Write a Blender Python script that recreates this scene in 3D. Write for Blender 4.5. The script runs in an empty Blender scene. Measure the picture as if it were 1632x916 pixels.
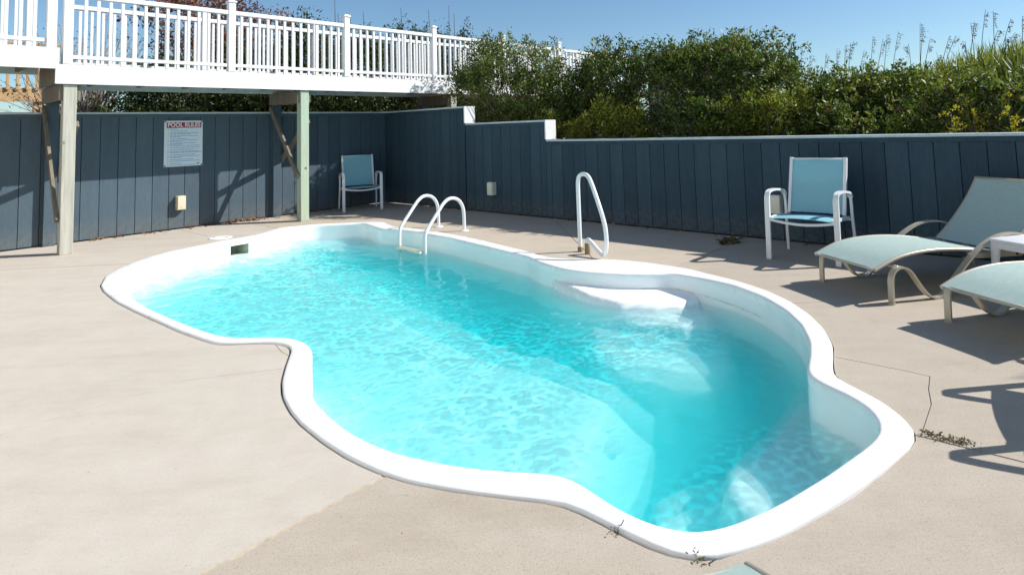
import bpy, bmesh, math, random
import numpy as np
from mathutils import Vector, Matrix, Euler, noise as mnoise
from mathutils.geometry import delaunay_2d_cdt

# ------------------------------------------------------------------ camera
SC = bpy.context.scene
COL = SC.collection
cam_d = bpy.data.cameras.new('camera'); cam = bpy.data.objects.new('camera', cam_d); COL.objects.link(cam)
cam_d.sensor_fit = 'HORIZONTAL'; cam_d.sensor_width = 36.0
cam_d.lens = 986.7545 / 1632 * 36
cam_d.shift_x = -(875.7543 - 816) / 1632
cam_d.shift_y = -(458 - 129.5446) / 1632
cam_d.clip_start = 0.05; cam_d.clip_end = 5000
PITCH, ROLL, EYE = 0.0754, -0.0311, 1.3957
_R = Vector((math.cos(ROLL), -math.sin(ROLL) * math.sin(PITCH), math.sin(ROLL) * math.cos(PITCH)))
_F = Vector((0, math.cos(PITCH), math.sin(PITCH)))
_U = _R.cross(_F)
cam.matrix_world = Matrix(((_R.x, _U.x, -_F.x, 0), (_R.y, _U.y, -_F.y, 0), (_R.z, _U.z, -_F.z, EYE), (0, 0, 0, 1)))
SC.camera = cam

# ------------------------------------------------------------------ light
SUN_AZ = math.degrees(math.atan2(0.097, 0.995))       # direction TO the sun, degrees from +x towards +y
SUN_EL = 38.5
world = bpy.data.worlds.new('World'); SC.world = world; world.use_nodes = True
nt = world.node_tree
sky = nt.nodes.new('ShaderNodeTexSky'); sky.sky_type = 'NISHITA'; sky.sun_disc = False
sky.sun_elevation = math.radians(SUN_EL); sky.sun_rotation = math.radians(90 - SUN_AZ)
sky.air_density = 1.0; sky.dust_density = 0.3; sky.ozone_density = 3.0; sky.altitude = 0
bg = nt.nodes['Background']; bg.inputs['Strength'].default_value = 0.09
wb = nt.nodes.new('ShaderNodeMix'); wb.data_type = 'RGBA'; wb.blend_type = 'MULTIPLY'; wb.inputs[0].default_value = 1.0; wb.inputs[7].default_value = (0.83, 0.96, 1.02, 1)   # white balance of the whole sky
nt.links.new(sky.outputs['Color'], wb.inputs[6]); nt.links.new(wb.outputs[2], bg.inputs['Color'])
sun_d = bpy.data.lights.new('sun', 'SUN'); sun = bpy.data.objects.new('sun', sun_d); COL.objects.link(sun)
sun_d.energy = 5.0; sun_d.angle = math.radians(0.5); sun_d.color = (1.0, 0.965, 0.91)
_to = Vector((math.cos(math.radians(SUN_AZ)) * math.cos(math.radians(SUN_EL)), math.sin(math.radians(SUN_AZ)) * math.cos(math.radians(SUN_EL)), math.sin(math.radians(SUN_EL))))
sun.rotation_euler = (-_to).to_track_quat('-Z', 'Y').to_euler(); sun.location = _to * 40
SC.view_settings.view_transform = 'Standard'; SC.view_settings.look = 'None'
SC.view_settings.exposure = 0.46; SC.view_settings.gamma = 1.0
SC.cycles.max_bounces = 10; SC.cycles.transmission_bounces = 8; SC.cycles.transparent_max_bounces = 12
SC.cycles.diffuse_bounces = 6; SC.cycles.sample_clamp_indirect = 6.0; SC.cycles.use_denoising = True
SC.cycles.volume_bounces = 3
SC.cycles.caustics_reflective = False; SC.cycles.caustics_refractive = True

# ------------------------------------------------------------------ helpers
rnd = random.Random(11)
RNG = np.random.default_rng(5)
CORNER = Vector((-3.3794, 12.6983, 0)); UX = Vector((0.6603, 0.7510, 0)); VX = Vector((0.7510, -0.6603, 0))
WALL_ROT = math.atan2(0.7510, 0.6603)
def W(s, v, z=0.0):                     # s metres along the left fence from the corner, v metres along the right fence
    p = CORNER - UX * s + VX * v
    return Vector((p.x, p.y, z))

def new_mat(name):
    m = bpy.data.materials.new(name); m.use_nodes = True
    return m, m.node_tree, m.node_tree.nodes['Principled BSDF']
def N(t, kind, **kw):
    n = t.nodes.new(kind)
    for k, v in kw.items():
        if k.startswith('i_'):
            n.inputs[k[2:].replace('_', ' ')].default_value = v
        else: setattr(n, k, v)
    return n
def ramp(t, fac, stops):
    r = t.nodes.new('ShaderNodeValToRGB'); e = r.color_ramp.elements
    while len(e) < len(stops): e.new(0.5)
    for el, (p, c) in zip(e, stops): el.position = p; el.color = (*c, 1)
    t.links.new(fac, r.inputs[0]); return r.outputs[0]
def mixc(t, fac, a, b, mode='MIX'):
    n = t.nodes.new('ShaderNodeMix'); n.data_type = 'RGBA'; n.blend_type = mode
    for s, v in ((n.inputs[0], fac), (n.inputs[6], a), (n.inputs[7], b)):
        if hasattr(v, 'is_linked'): t.links.new(v, s)
        elif isinstance(v, (int, float)): s.default_value = v
        else: s.default_value = (*v, 1)
    return n.outputs[2]
def bump(t, b, height, strength, dist=0.01):
    n = t.nodes.new('ShaderNodeBump'); n.inputs['Strength'].default_value = strength; n.inputs['Distance'].default_value = dist
    t.links.new(height, n.inputs['Height']); t.links.new(n.outputs[0], b.inputs['Normal'])
def coords(t, scale=(1, 1, 1), obj=True):
    c = t.nodes.new('ShaderNodeTexCoord'); mp = t.nodes.new('ShaderNodeMapping'); mp.inputs['Scale'].default_value = scale
    t.links.new(c.outputs['Object'], mp.inputs[0]); return mp.outputs[0]
def noise_tex(t, vec, scale, detail=4, rough=0.55):
    n = t.nodes.new('ShaderNodeTexNoise'); n.inputs['Scale'].default_value = scale; n.inputs['Detail'].default_value = detail; n.inputs['Roughness'].default_value = rough
    t.links.new(vec, n.inputs['Vector']); return n.outputs['Fac']

def simple_mat(name, col, rough=0.5, var=0.06, scale=8, bmp=0.0, bscale=60, stretch=(1, 1, 1), spec=0.5, metal=0):
    m, t, b = new_mat(name); v = coords(t, stretch)
    f = noise_tex(t, v, scale)
    lo = tuple(max(0, c * (1 - var * 2)) for c in col); hi = tuple(min(1, c * (1 + var * 2)) for c in col)
    t.links.new(ramp(t, f, [(0.25, lo), (0.75, hi)]), b.inputs['Base Color'])
    b.inputs['Roughness'].default_value = rough; b.inputs['Specular IOR Level'].default_value = spec; b.inputs['Metallic'].default_value = metal
    if bmp: bump(t, b, noise_tex(t, v, bscale, 3), bmp, 0.004)
    return m

def origin_of(p):
    o = Vector((0, 0, 0))
    while p: o += p.location; p = p.parent
    return o
class MB:
    def __init__(s): s.v = []; s.f = []
    def add(s, vs, fs):
        k = len(s.v); s.v += [tuple(x) for x in vs]; s.f += [tuple(i + k for i in f) for f in fs]; return s
    def box(s, c, size, rot=0.0, bev=0.0, M=None):
        hx, hy, hz = (size[0] / 2, size[1] / 2, size[2] / 2)
        if bev <= 0:
            vs = [(x, y, z) for z in (-hz, hz) for x, y in ((-hx, -hy), (hx, -hy), (hx, hy), (-hx, hy))]
            fs = [(3, 2, 1, 0), (4, 5, 6, 7), (0, 1, 5, 4), (1, 2, 6, 5), (2, 3, 7, 6), (3, 0, 4, 7)]
        else:
            bm = bmesh.new(); bmesh.ops.create_cube(bm, size=1.0)
            for q in bm.verts: q.co = Vector((q.co.x * size[0], q.co.y * size[1], q.co.z * size[2]))
            bmesh.ops.bevel(bm, geom=bm.edges[:], offset=bev, segments=2, affect='EDGES', profile=0.6)
            bm.verts.index_update(); vs = [q.co.copy() for q in bm.verts]; fs = [[q.index for q in f.verts] for f in bm.faces]; bm.free()
        if M is None: M = Matrix.Translation(Vector(c)) @ Matrix.Rotation(rot, 4, 'Z')
        return s.add([M @ Vector(q) for q in vs], fs)
    def tube(s, pts, r, n=10, cap=True):
        pts = [Vector(p) for p in pts]; rs = r if isinstance(r, (list, tuple)) else [r] * len(pts)
        ring = []; prev = None
        for i, p in enumerate(pts):
            t = (pts[min(i + 1, len(pts) - 1)] - pts[max(i - 1, 0)]).normalized()
            if prev is None:
                a = t.orthogonal().normalized()
            else:
                a = (prev - t * prev.dot(t)); a = a.normalized() if a.length > 1e-6 else t.orthogonal().normalized()
            prev = a; b = t.cross(a)
            ring.append([p + (a * math.cos(2 * math.pi * k / n) + b * math.sin(2 * math.pi * k / n)) * rs[i] for k in range(n)])
        vs = [q for rr in ring for q in rr]; fs = []
        for i in range(len(pts) - 1):
            for k in range(n):
                k2 = (k + 1) % n; fs.append((i * n + k, i * n + k2, (i + 1) * n + k2, (i + 1) * n + k))
        if cap:
            fs.append(tuple(range(n - 1, -1, -1))); fs.append(tuple((len(pts) - 1) * n + k for k in range(n)))
        return s.add(vs, fs)
    def strap(s, pts, side, w, th):      # flat bar along pts: width w along the vector side, thickness th
        pts = [Vector(p) for p in pts]; side = Vector(side).normalized(); vs = []; fs = []
        for i, p in enumerate(pts):
            t = (pts[min(i + 1, len(pts) - 1)] - pts[max(i - 1, 0)]).normalized(); nn = t.cross(side).normalized()
            for a, b in ((-1, -1), (1, -1), (1, 1), (-1, 1)): vs.append(p + side * (a * w / 2) + nn * (b * th / 2))
        for i in range(len(pts) - 1):
            for k in range(4):
                k2 = (k + 1) % 4; fs.append((i * 4 + k, i * 4 + k2, (i + 1) * 4 + k2, (i + 1) * 4 + k))
        m = (len(pts) - 1) * 4; fs += [(3, 2, 1, 0), (m, m + 1, m + 2, m + 3)]
        return s.add(vs, fs)
    def mesh(s, name, smooth=False):
        me = bpy.data.meshes.new(name); me.from_pydata(s.v, [], s.f); me.update()
        if smooth: me.polygons.foreach_set('use_smooth', [True] * len(me.polygons))
        return me
    def build(s, name, mat, parent=None, smooth=False, local=False, auto=None):
        if parent is not None and not local:
            o = origin_of(parent); s.v = [(x - o.x, y - o.y, z - o.z) for x, y, z in s.v]
        me = s.mesh(name, smooth)
        if auto is not None: me.set_sharp_from_angle(angle=math.radians(auto))
        return link(name, me, mat, parent)
def link(name, me, mat, parent=None, loc=None, rot=None):
    ob = bpy.data.objects.new(name, me); COL.objects.link(ob)
    if mat is not None and me is not None and len(me.materials) == 0: me.materials.append(mat)
    if parent is not None: ob.parent = parent
    if loc is not None: ob.location = loc
    if rot is not None: ob.rotation_euler = rot
    return ob
def thing(name, label, cat, loc=(0, 0, 0), rz=0.0, group=None):
    o = bpy.data.objects.new(name, None); COL.objects.link(o); o.empty_display_size = 0.1
    o.location = loc; o.rotation_euler = (0, 0, rz); o['label'] = label; o['category'] = cat
    if group: o['group'] = group
    return o
def tag(o, label, cat, group=None, kind=None):
    if label: o['label'] = label
    if cat: o['category'] = cat
    if group: o['group'] = group
    if kind: o['kind'] = kind
    return o
def copy_tree(o, parent=None):
    c = o.copy(); COL.objects.link(c)
    if parent is not None: c.parent = parent
    for ch in list(o.children): copy_tree(ch, c)
    return c
def catmull(pts, n=8):
    P = [Vector(p) for p in pts]; P = [P[0] * 2 - P[1]] + P + [P[-1] * 2 - P[-2]]; out = []
    for i in range(1, len(P) - 2):
        a, b, c, d = P[i - 1], P[i], P[i + 1], P[i + 2]
        for k in range(n):
            t = k / n; out.append(0.5 * ((2 * b) + (c - a) * t + (2 * a - 5 * b + 4 * c - d) * t * t + (3 * b - a - 3 * c + d) * t ** 3))
    out.append(P[-2]); return out
POOL_OUTER = [(-4.418,6.140),(-4.458,6.203),(-4.495,6.266),(-4.533,6.330),(-4.571,6.393),(-4.609,6.457),(-4.645,6.521),(-4.673,6.590),(-4.696,6.660),(-4.718,6.730),(-4.741,6.801),(-4.762,6.872),(-4.776,6.944),(-4.789,7.017),(-4.802,7.090),(-4.814,7.163),(-4.823,7.236),(-4.830,7.310),(-4.837,7.383),(-4.844,7.457),(-4.844,7.531),(-4.835,7.604),(-4.824,7.677),(-4.814,7.750),(-4.799,7.823),(-4.773,7.892),(-4.744,7.960),(-4.715,8.028),(-4.687,8.096),(-4.659,8.165),(-4.630,8.233),(-4.602,8.301),(-4.576,8.370),(-4.550,8.440),(-4.524,8.509),(-4.490,8.574),(-4.442,8.630),(-4.392,8.685),(-4.346,8.743),(-4.316,8.810),(-4.291,8.880),(-4.265,8.949),(-4.240,9.019),(-4.224,9.091),(-4.221,9.165),(-4.219,9.239),(-4.216,9.312),(-4.209,9.386),(-4.196,9.459),(-4.179,9.531),(-4.128,9.582),(-4.061,9.612),(-3.994,9.643),(-3.929,9.677),(-3.865,9.716),(-3.802,9.754),(-3.739,9.792),(-3.669,9.817),(-3.596,9.824),(-3.522,9.830),(-3.448,9.835),(-3.375,9.841),(-3.301,9.847),(-3.227,9.852),(-3.154,9.858),(-3.080,9.864),(-3.006,9.870),(-2.933,9.876),(-2.859,9.879),(-2.787,9.863),(-2.719,9.834),(-2.659,9.792),(-2.618,9.731),(-2.582,9.667),(-2.545,9.602),(-2.508,9.538),(-2.470,9.475),(-2.431,9.412),(-2.391,9.350),(-2.340,9.296),(-2.283,9.250),(-2.223,9.206),(-2.163,9.163),(-2.103,9.121),(-2.042,9.078),(-1.985,9.032),(-1.930,8.982),(-1.876,8.932),(-1.821,8.882),(-1.767,8.832),(-1.712,8.782),(-1.658,8.732),(-1.603,8.682),(-1.550,8.631),(-1.497,8.579),(-1.445,8.526),(-1.393,8.474),(-1.341,8.421),(-1.290,8.368),(-1.240,8.313),(-1.191,8.258),(-1.142,8.203),(-1.093,8.147),(-1.044,8.092),(-0.995,8.037),(-0.946,7.981),(-0.901,7.923),(-0.857,7.864),(-0.812,7.804),(-0.768,7.745),(-0.724,7.686),(-0.680,7.627),(-0.635,7.567),(-0.590,7.509),(-0.545,7.450),(-0.500,7.392),(-0.454,7.334),(-0.409,7.275),(-0.364,7.217),(-0.321,7.156),(-0.282,7.093),(-0.244,7.030),(-0.205,6.967),(-0.164,6.906),(-0.121,6.846),(-0.075,6.788),(-0.016,6.744),(0.050,6.711),(0.119,6.684),(0.190,6.666),(0.263,6.650),(0.335,6.635),(0.407,6.619),(0.479,6.602),(0.550,6.581),(0.620,6.557),(0.688,6.529),(0.753,6.493),(0.815,6.454),(0.878,6.414),(0.936,6.369),(0.991,6.320),(1.046,6.270),(1.100,6.220),(1.155,6.170),(1.208,6.119),(1.261,6.067),(1.306,6.009),(1.343,5.944),(1.379,5.880),(1.418,5.817),(1.458,5.755),(1.498,5.693),(1.538,5.631),(1.576,5.568),(1.607,5.501),(1.636,5.433),(1.666,5.365),(1.695,5.297),(1.722,5.228),(1.741,5.156),(1.756,5.084),(1.771,5.012),(1.785,4.939),(1.797,4.866),(1.800,4.792),(1.802,4.719),(1.803,4.645),(1.805,4.571),(1.801,4.497),(1.793,4.423),(1.785,4.350),(1.777,4.276),(1.763,4.204),(1.746,4.132),(1.728,4.060),(1.709,3.989),(1.686,3.919),(1.658,3.850),(1.628,3.782),(1.597,3.715),(1.565,3.649),(1.536,3.581),(1.509,3.512),(1.497,3.440),(1.514,3.368),(1.535,3.297),(1.557,3.226),(1.575,3.155),(1.584,3.081),(1.586,3.007),(1.581,2.934),(1.566,2.861),(1.532,2.796),(1.483,2.741),(1.426,2.694),(1.369,2.647),(1.312,2.600),(1.254,2.554),(1.195,2.510),(1.136,2.465),(1.076,2.422),(1.015,2.380),(0.954,2.339),(0.891,2.299),(0.828,2.260),(0.765,2.221),(0.700,2.187),(0.633,2.156),(0.564,2.130),(0.493,2.108),(0.420,2.103),(0.350,2.127),(0.289,2.168),(0.231,2.214),(0.175,2.263),(0.121,2.312),(0.065,2.361),(0.004,2.403),(-0.064,2.430),(-0.136,2.449),(-0.208,2.466),(-0.280,2.484),(-0.351,2.502),(-0.422,2.523),(-0.492,2.547),(-0.562,2.571),(-0.630,2.599),(-0.695,2.634),(-0.759,2.672),(-0.820,2.714),(-0.879,2.758),(-0.937,2.804),(-0.993,2.853),(-1.048,2.902),(-1.101,2.953),(-1.152,3.006),(-1.204,3.060),(-1.254,3.114),(-1.300,3.172),(-1.346,3.230),(-1.388,3.290),(-1.428,3.352),(-1.467,3.415),(-1.502,3.481),(-1.533,3.548),(-1.563,3.615),(-1.589,3.684),(-1.612,3.754),(-1.635,3.825),(-1.657,3.895),(-1.678,3.966),(-1.699,4.037),(-1.720,4.108),(-1.748,4.176),(-1.793,4.234),(-1.853,4.277),(-1.921,4.306),(-1.994,4.315),(-2.068,4.318),(-2.142,4.316),(-2.216,4.316),(-2.289,4.327),(-2.357,4.355),(-2.419,4.395),(-2.481,4.436),(-2.541,4.479),(-2.601,4.522),(-2.661,4.565),(-2.721,4.608),(-2.780,4.653),(-2.838,4.699),(-2.896,4.745),(-2.953,4.791),(-3.011,4.838),(-3.068,4.884),(-3.126,4.930),(-3.184,4.977),(-3.241,5.023),(-3.299,5.069),(-3.357,5.116),(-3.414,5.162),(-3.471,5.210),(-3.527,5.257),(-3.584,5.305),(-3.640,5.353),(-3.697,5.400),(-3.753,5.448),(-3.809,5.497),(-3.862,5.548),(-3.915,5.600),(-3.967,5.652),(-4.020,5.704),(-4.073,5.756),(-4.125,5.807),(-4.178,5.859),(-4.229,5.913),(-4.277,5.969),(-4.324,6.026),(-4.372,6.082)]
POOL_INNER = [(-4.289,6.256),(-4.317,6.299),(-4.343,6.342),(-4.369,6.386),(-4.395,6.429),(-4.420,6.473),(-4.446,6.517),(-4.470,6.561),(-4.494,6.606),(-4.514,6.653),(-4.530,6.701),(-4.546,6.749),(-4.561,6.797),(-4.577,6.846),(-4.591,6.894),(-4.602,6.944),(-4.612,6.994),(-4.621,7.043),(-4.630,7.093),(-4.639,7.143),(-4.646,7.193),(-4.652,7.244),(-4.658,7.294),(-4.663,7.345),(-4.668,7.395),(-4.672,7.446),(-4.672,7.496),(-4.670,7.547),(-4.664,7.597),(-4.657,7.648),(-4.649,7.698),(-4.638,7.747),(-4.625,7.796),(-4.608,7.844),(-4.589,7.891),(-4.569,7.938),(-4.549,7.984),(-4.530,8.031),(-4.510,8.078),(-4.491,8.125),(-4.472,8.172),(-4.453,8.219),(-4.434,8.266),(-4.416,8.313),(-4.398,8.361),(-4.379,8.408),(-4.360,8.455),(-4.332,8.497),(-4.299,8.535),(-4.268,8.575),(-4.239,8.617),(-4.211,8.659),(-4.183,8.702),(-4.159,8.746),(-4.141,8.794),(-4.124,8.841),(-4.107,8.889),(-4.092,8.938),(-4.077,8.986),(-4.063,9.035),(-4.057,9.085),(-4.054,9.136),(-4.051,9.186),(-4.048,9.237),(-4.046,9.288),(-4.043,9.338),(-4.035,9.388),(-4.026,9.438),(-3.985,9.461),(-3.939,9.482),(-3.893,9.504),(-3.849,9.528),(-3.805,9.554),(-3.761,9.580),(-3.718,9.606),(-3.674,9.632),(-3.627,9.649),(-3.576,9.655),(-3.526,9.659),(-3.475,9.663),(-3.425,9.667),(-3.374,9.671),(-3.324,9.674),(-3.273,9.678),(-3.222,9.682),(-3.172,9.686),(-3.121,9.690),(-3.071,9.694),(-3.020,9.698),(-2.970,9.700),(-2.928,9.673),(-2.899,9.632),(-2.870,9.590),(-2.841,9.549),(-2.812,9.507),(-2.783,9.466),(-2.754,9.424),(-2.725,9.383),(-2.695,9.341),(-2.666,9.299),(-2.637,9.258),(-2.608,9.216),(-2.579,9.175),(-2.550,9.133),(-2.518,9.094),(-2.475,9.067),(-2.430,9.045),(-2.384,9.023),(-2.338,9.001),(-2.293,8.979),(-2.247,8.957),(-2.202,8.934),(-2.158,8.908),(-2.117,8.878),(-2.077,8.848),(-2.036,8.817),(-1.995,8.787),(-1.955,8.757),(-1.915,8.725),(-1.880,8.689),(-1.846,8.651),(-1.813,8.612),(-1.780,8.574),(-1.747,8.536),(-1.714,8.497),(-1.678,8.461),(-1.641,8.426),(-1.604,8.392),(-1.567,8.357),(-1.530,8.322),(-1.493,8.288),(-1.456,8.253),(-1.420,8.218),(-1.387,8.179),(-1.355,8.140),(-1.323,8.100),(-1.291,8.061),(-1.260,8.021),(-1.228,7.982),(-1.196,7.942),(-1.164,7.903),(-1.132,7.863),(-1.101,7.824),(-1.069,7.784),(-1.037,7.745),(-1.006,7.705),(-0.974,7.665),(-0.943,7.625),(-0.911,7.586),(-0.879,7.546),(-0.848,7.506),(-0.816,7.467),(-0.785,7.427),(-0.753,7.387),(-0.722,7.347),(-0.691,7.307),(-0.660,7.267),(-0.630,7.226),(-0.599,7.186),(-0.568,7.146),(-0.537,7.106),(-0.506,7.065),(-0.475,7.025),(-0.442,6.987),(-0.409,6.949),(-0.375,6.911),(-0.341,6.873),(-0.310,6.833),(-0.287,6.788),(-0.267,6.742),(-0.246,6.695),(-0.226,6.649),(-0.205,6.602),(-0.185,6.556),(-0.164,6.510),(-0.137,6.467),(-0.109,6.425),(-0.080,6.383),(-0.051,6.341),(-0.023,6.299),(0.006,6.258),(0.035,6.216),(0.065,6.175),(0.104,6.142),(0.145,6.113),(0.186,6.083),(0.227,6.053),(0.269,6.024),(0.313,6.000),(0.360,5.980),(0.406,5.960),(0.453,5.940),(0.500,5.920),(0.547,5.901),(0.596,5.889),(0.646,5.881),(0.696,5.872),(0.746,5.864),(0.796,5.855),(0.846,5.849),(0.897,5.844),(0.947,5.840),(0.998,5.838),(1.046,5.851),(1.091,5.836),(1.127,5.800),(1.163,5.764),(1.198,5.728),(1.234,5.692),(1.269,5.656),(1.305,5.619),(1.337,5.580),(1.367,5.539),(1.397,5.499),(1.427,5.458),(1.457,5.417),(1.487,5.376),(1.510,5.331),(1.526,5.283),(1.543,5.235),(1.559,5.187),(1.576,5.139),(1.592,5.091),(1.609,5.043),(1.623,4.994),(1.630,4.944),(1.635,4.894),(1.641,4.843),(1.647,4.793),(1.653,4.742),(1.658,4.692),(1.663,4.642),(1.662,4.591),(1.659,4.540),(1.656,4.490),(1.653,4.439),(1.650,4.388),(1.647,4.338),(1.641,4.287),(1.630,4.238),(1.618,4.189),(1.606,4.139),(1.594,4.090),(1.582,4.041),(1.570,3.992),(1.555,3.943),(1.535,3.896),(1.516,3.850),(1.496,3.803),(1.477,3.756),(1.455,3.710),(1.433,3.664),(1.411,3.619),(1.388,3.573),(1.368,3.527),(1.354,3.478),(1.350,3.428),(1.358,3.378),(1.376,3.331),(1.398,3.285),(1.420,3.240),(1.438,3.192),(1.450,3.143),(1.460,3.093),(1.464,3.043),(1.458,2.993),(1.449,2.943),(1.431,2.895),(1.409,2.850),(1.380,2.809),(1.347,2.769),(1.310,2.735),(1.271,2.703),(1.231,2.671),(1.191,2.640),(1.151,2.609),(1.111,2.578),(1.071,2.547),(1.031,2.516),(0.990,2.487),(0.948,2.458),(0.906,2.429),(0.865,2.400),(0.823,2.371),(0.781,2.343),(0.737,2.318),(0.692,2.293),(0.648,2.269),(0.603,2.245),(0.556,2.227),(0.508,2.210),(0.458,2.202),(0.408,2.206),(0.360,2.222),(0.315,2.246),(0.274,2.275),(0.235,2.308),(0.199,2.344),(0.167,2.383),(0.136,2.423),(0.106,2.464),(0.075,2.504),(0.040,2.541),(0.001,2.572),(-0.047,2.589),(-0.097,2.596),(-0.148,2.603),(-0.198,2.610),(-0.247,2.620),(-0.297,2.629),(-0.347,2.640),(-0.396,2.654),(-0.444,2.670),(-0.492,2.685),(-0.540,2.703),(-0.586,2.723),(-0.632,2.744),(-0.679,2.764),(-0.723,2.788),(-0.765,2.817),(-0.807,2.846),(-0.849,2.875),(-0.889,2.906),(-0.927,2.939),(-0.965,2.972),(-1.002,3.007),(-1.036,3.044),(-1.070,3.083),(-1.103,3.121),(-1.136,3.159),(-1.168,3.199),(-1.199,3.239),(-1.230,3.279),(-1.260,3.320),(-1.287,3.363),(-1.312,3.407),(-1.337,3.451),(-1.361,3.496),(-1.383,3.541),(-1.403,3.588),(-1.422,3.635),(-1.442,3.682),(-1.461,3.729),(-1.477,3.777),(-1.491,3.825),(-1.505,3.874),(-1.519,3.923),(-1.533,3.972),(-1.547,4.020),(-1.565,4.068),(-1.589,4.113),(-1.613,4.157),(-1.643,4.198),(-1.679,4.234),(-1.716,4.269),(-1.754,4.302),(-1.799,4.325),(-1.847,4.342),(-1.895,4.358),(-1.945,4.367),(-1.995,4.369),(-2.046,4.371),(-2.097,4.372),(-2.147,4.377),(-2.197,4.385),(-2.247,4.393),(-2.296,4.406),(-2.341,4.430),(-2.384,4.456),(-2.428,4.482),(-2.471,4.509),(-2.512,4.538),(-2.553,4.569),(-2.593,4.599),(-2.634,4.630),(-2.674,4.660),(-2.714,4.691),(-2.755,4.722),(-2.795,4.753),(-2.834,4.785),(-2.874,4.816),(-2.914,4.847),(-2.954,4.878),(-2.994,4.910),(-3.034,4.941),(-3.073,4.974),(-3.112,5.006),(-3.151,5.038),(-3.190,5.071),(-3.229,5.103),(-3.268,5.135),(-3.307,5.168),(-3.346,5.200),(-3.384,5.234),(-3.421,5.269),(-3.458,5.304),(-3.494,5.339),(-3.531,5.374),(-3.568,5.408),(-3.605,5.443),(-3.641,5.478),(-3.678,5.513),(-3.715,5.548),(-3.752,5.583),(-3.788,5.618),(-3.822,5.656),(-3.853,5.696),(-3.884,5.736),(-3.915,5.776),(-3.946,5.817),(-3.976,5.857),(-4.007,5.897),(-4.038,5.938),(-4.069,5.978),(-4.099,6.018),(-4.130,6.058),(-4.163,6.098),(-4.195,6.136),(-4.228,6.176),(-4.258,6.216)]

# ------------------------------------------------------------------ materials
def concrete_mat(name='broom_finished_concrete', tone=(1, 1, 1), grit=0.0):
    m, t, b = new_mat(name); v = coords(t)
    big = noise_tex(t, v, 0.9, 5, 0.6); mid = noise_tex(t, v, 7, 5, 0.65); fine = noise_tex(t, v, 240, 3, 0.7); sand = noise_tex(t, v, 70, 3, 0.7)
    c = ramp(t, big, [(0.3, (0.475, 0.418, 0.352)), (0.7, (0.53, 0.472, 0.402))])
    c = mixc(t, 0.5, c, ramp(t, mid, [(0.3, (0.462, 0.405, 0.338)), (0.75, (0.545, 0.487, 0.417))]))
    c = mixc(t, 1.0, c, ramp(t, fine, [(0.30, (0.80, 0.79, 0.78)), (0.47, (1, 1, 1)), (0.66, (1.08, 1.08, 1.08))]), 'MULTIPLY')
    c = mixc(t, 1.0, c, ramp(t, sand, [(0.28, (0.88, 0.87, 0.86)), (0.42, (1, 1, 1)), (0.75, (1.04, 1.04, 1.04))]), 'MULTIPLY')
    vo = t.nodes.new('ShaderNodeTexVoronoi'); vo.inputs['Scale'].default_value = 9; t.links.new(v, vo.inputs['Vector'])
    c = mixc(t, 1.0, c, ramp(t, vo.outputs['Distance'], [(0.02, (0.55, 0.5, 0.46)), (0.05, (1, 1, 1))]), 'MULTIPLY')
    st = noise_tex(t, coords(t, (0.6, 2.2, 1)), 1.6, 6, 0.7)
    c = mixc(t, 1.0, c, ramp(t, st, [(0.33, (0.92, 0.91, 0.89)), (0.5, (1, 1, 1)), (0.7, (1.03, 1.03, 1.04))]), 'MULTIPLY')
    c = mixc(t, 1.0, c, tone, 'MULTIPLY')
    if grit:
        ag = noise_tex(t, v, 120, 2, 0.5); c = mixc(t, grit, c, ramp(t, ag, [(0.30, (0.30, 0.26, 0.22)), (0.42, (1, 1, 1)), (0.60, (1, 1, 1)), (0.70, (1.25, 1.23, 1.2))]), 'MULTIPLY')
    t.links.new(c, b.inputs['Base Color']); b.inputs['Roughness'].default_value = 0.88; b.inputs['Specular IOR Level'].default_value = 0.25
    bump(t, b, fine, 0.25, 0.004); return m
M_CONC = concrete_mat(tone=(0.925, 0.945, 0.96)); M_CONC2 = concrete_mat('worn_gritty_concrete', (0.80, 0.79, 0.765), 0.25); M_CONC3 = concrete_mat('far_side_concrete', (0.88, 0.86, 0.82), 0.12)
M_JOINT = simple_mat('dark_joint_filler', (0.10, 0.085, 0.065), 0.95, 0.2, 30)
M_SANDJOINT = simple_mat('tan_joint_sealant', (0.43, 0.36, 0.275), 0.9, 0.12, 20)
def gel_mat():
    m, t, b = new_mat('white_gelcoat'); v = coords(t)
    c = ramp(t, noise_tex(t, v, 1.7, 5, 0.65), [(0.3, (0.80, 0.80, 0.79)), (0.55, (0.87, 0.875, 0.875)), (0.8, (0.89, 0.895, 0.895))])
    c = mixc(t, ramp(t, noise_tex(t, v, 21, 5, 0.75), [(0.66, (0, 0, 0)), (0.80, (0.5, 0.5, 0.5))]), c, (0.62, 0.60, 0.55))
    t.links.new(c, b.inputs['Base Color']); t.links.new(ramp(t, noise_tex(t, v, 6, 4, 0.7), [(0.3, (0.22, 0.22, 0.22)), (0.8, (0.5, 0.5, 0.5))]), b.inputs['Roughness']); return m
M_GEL = gel_mat()
def wall_gel():
    m, t, b = new_mat('pool_wall_gelcoat'); v = coords(t)
    f = noise_tex(t, coords(t, (3, 3, 12)), 2.2, 4)
    t.links.new(ramp(t, f, [(0.3, (0.86, 0.865, 0.865)), (0.7, (0.89, 0.895, 0.895))]), b.inputs['Base Color']); b.inputs['Roughness'].default_value = 0.25
    return m
M_WALLGEL = wall_gel()
M_FLOOR = simple_mat('pool_floor_gelcoat', (0.90, 0.915, 0.915), 0.5, 0.012, 2.5)
M_SKIM = simple_mat('skimmer_throat', (0.62, 0.62, 0.54), 0.6, 0.2, 10)
M_STAIN = simple_mat('tan_scum_line', (0.70, 0.67, 0.57), 0.6, 0.15, 18)
WATER_COL = (0.0, 0.955, 0.97, 1); WATER_DENS = 0.98; SCAT = 0.85
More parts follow.
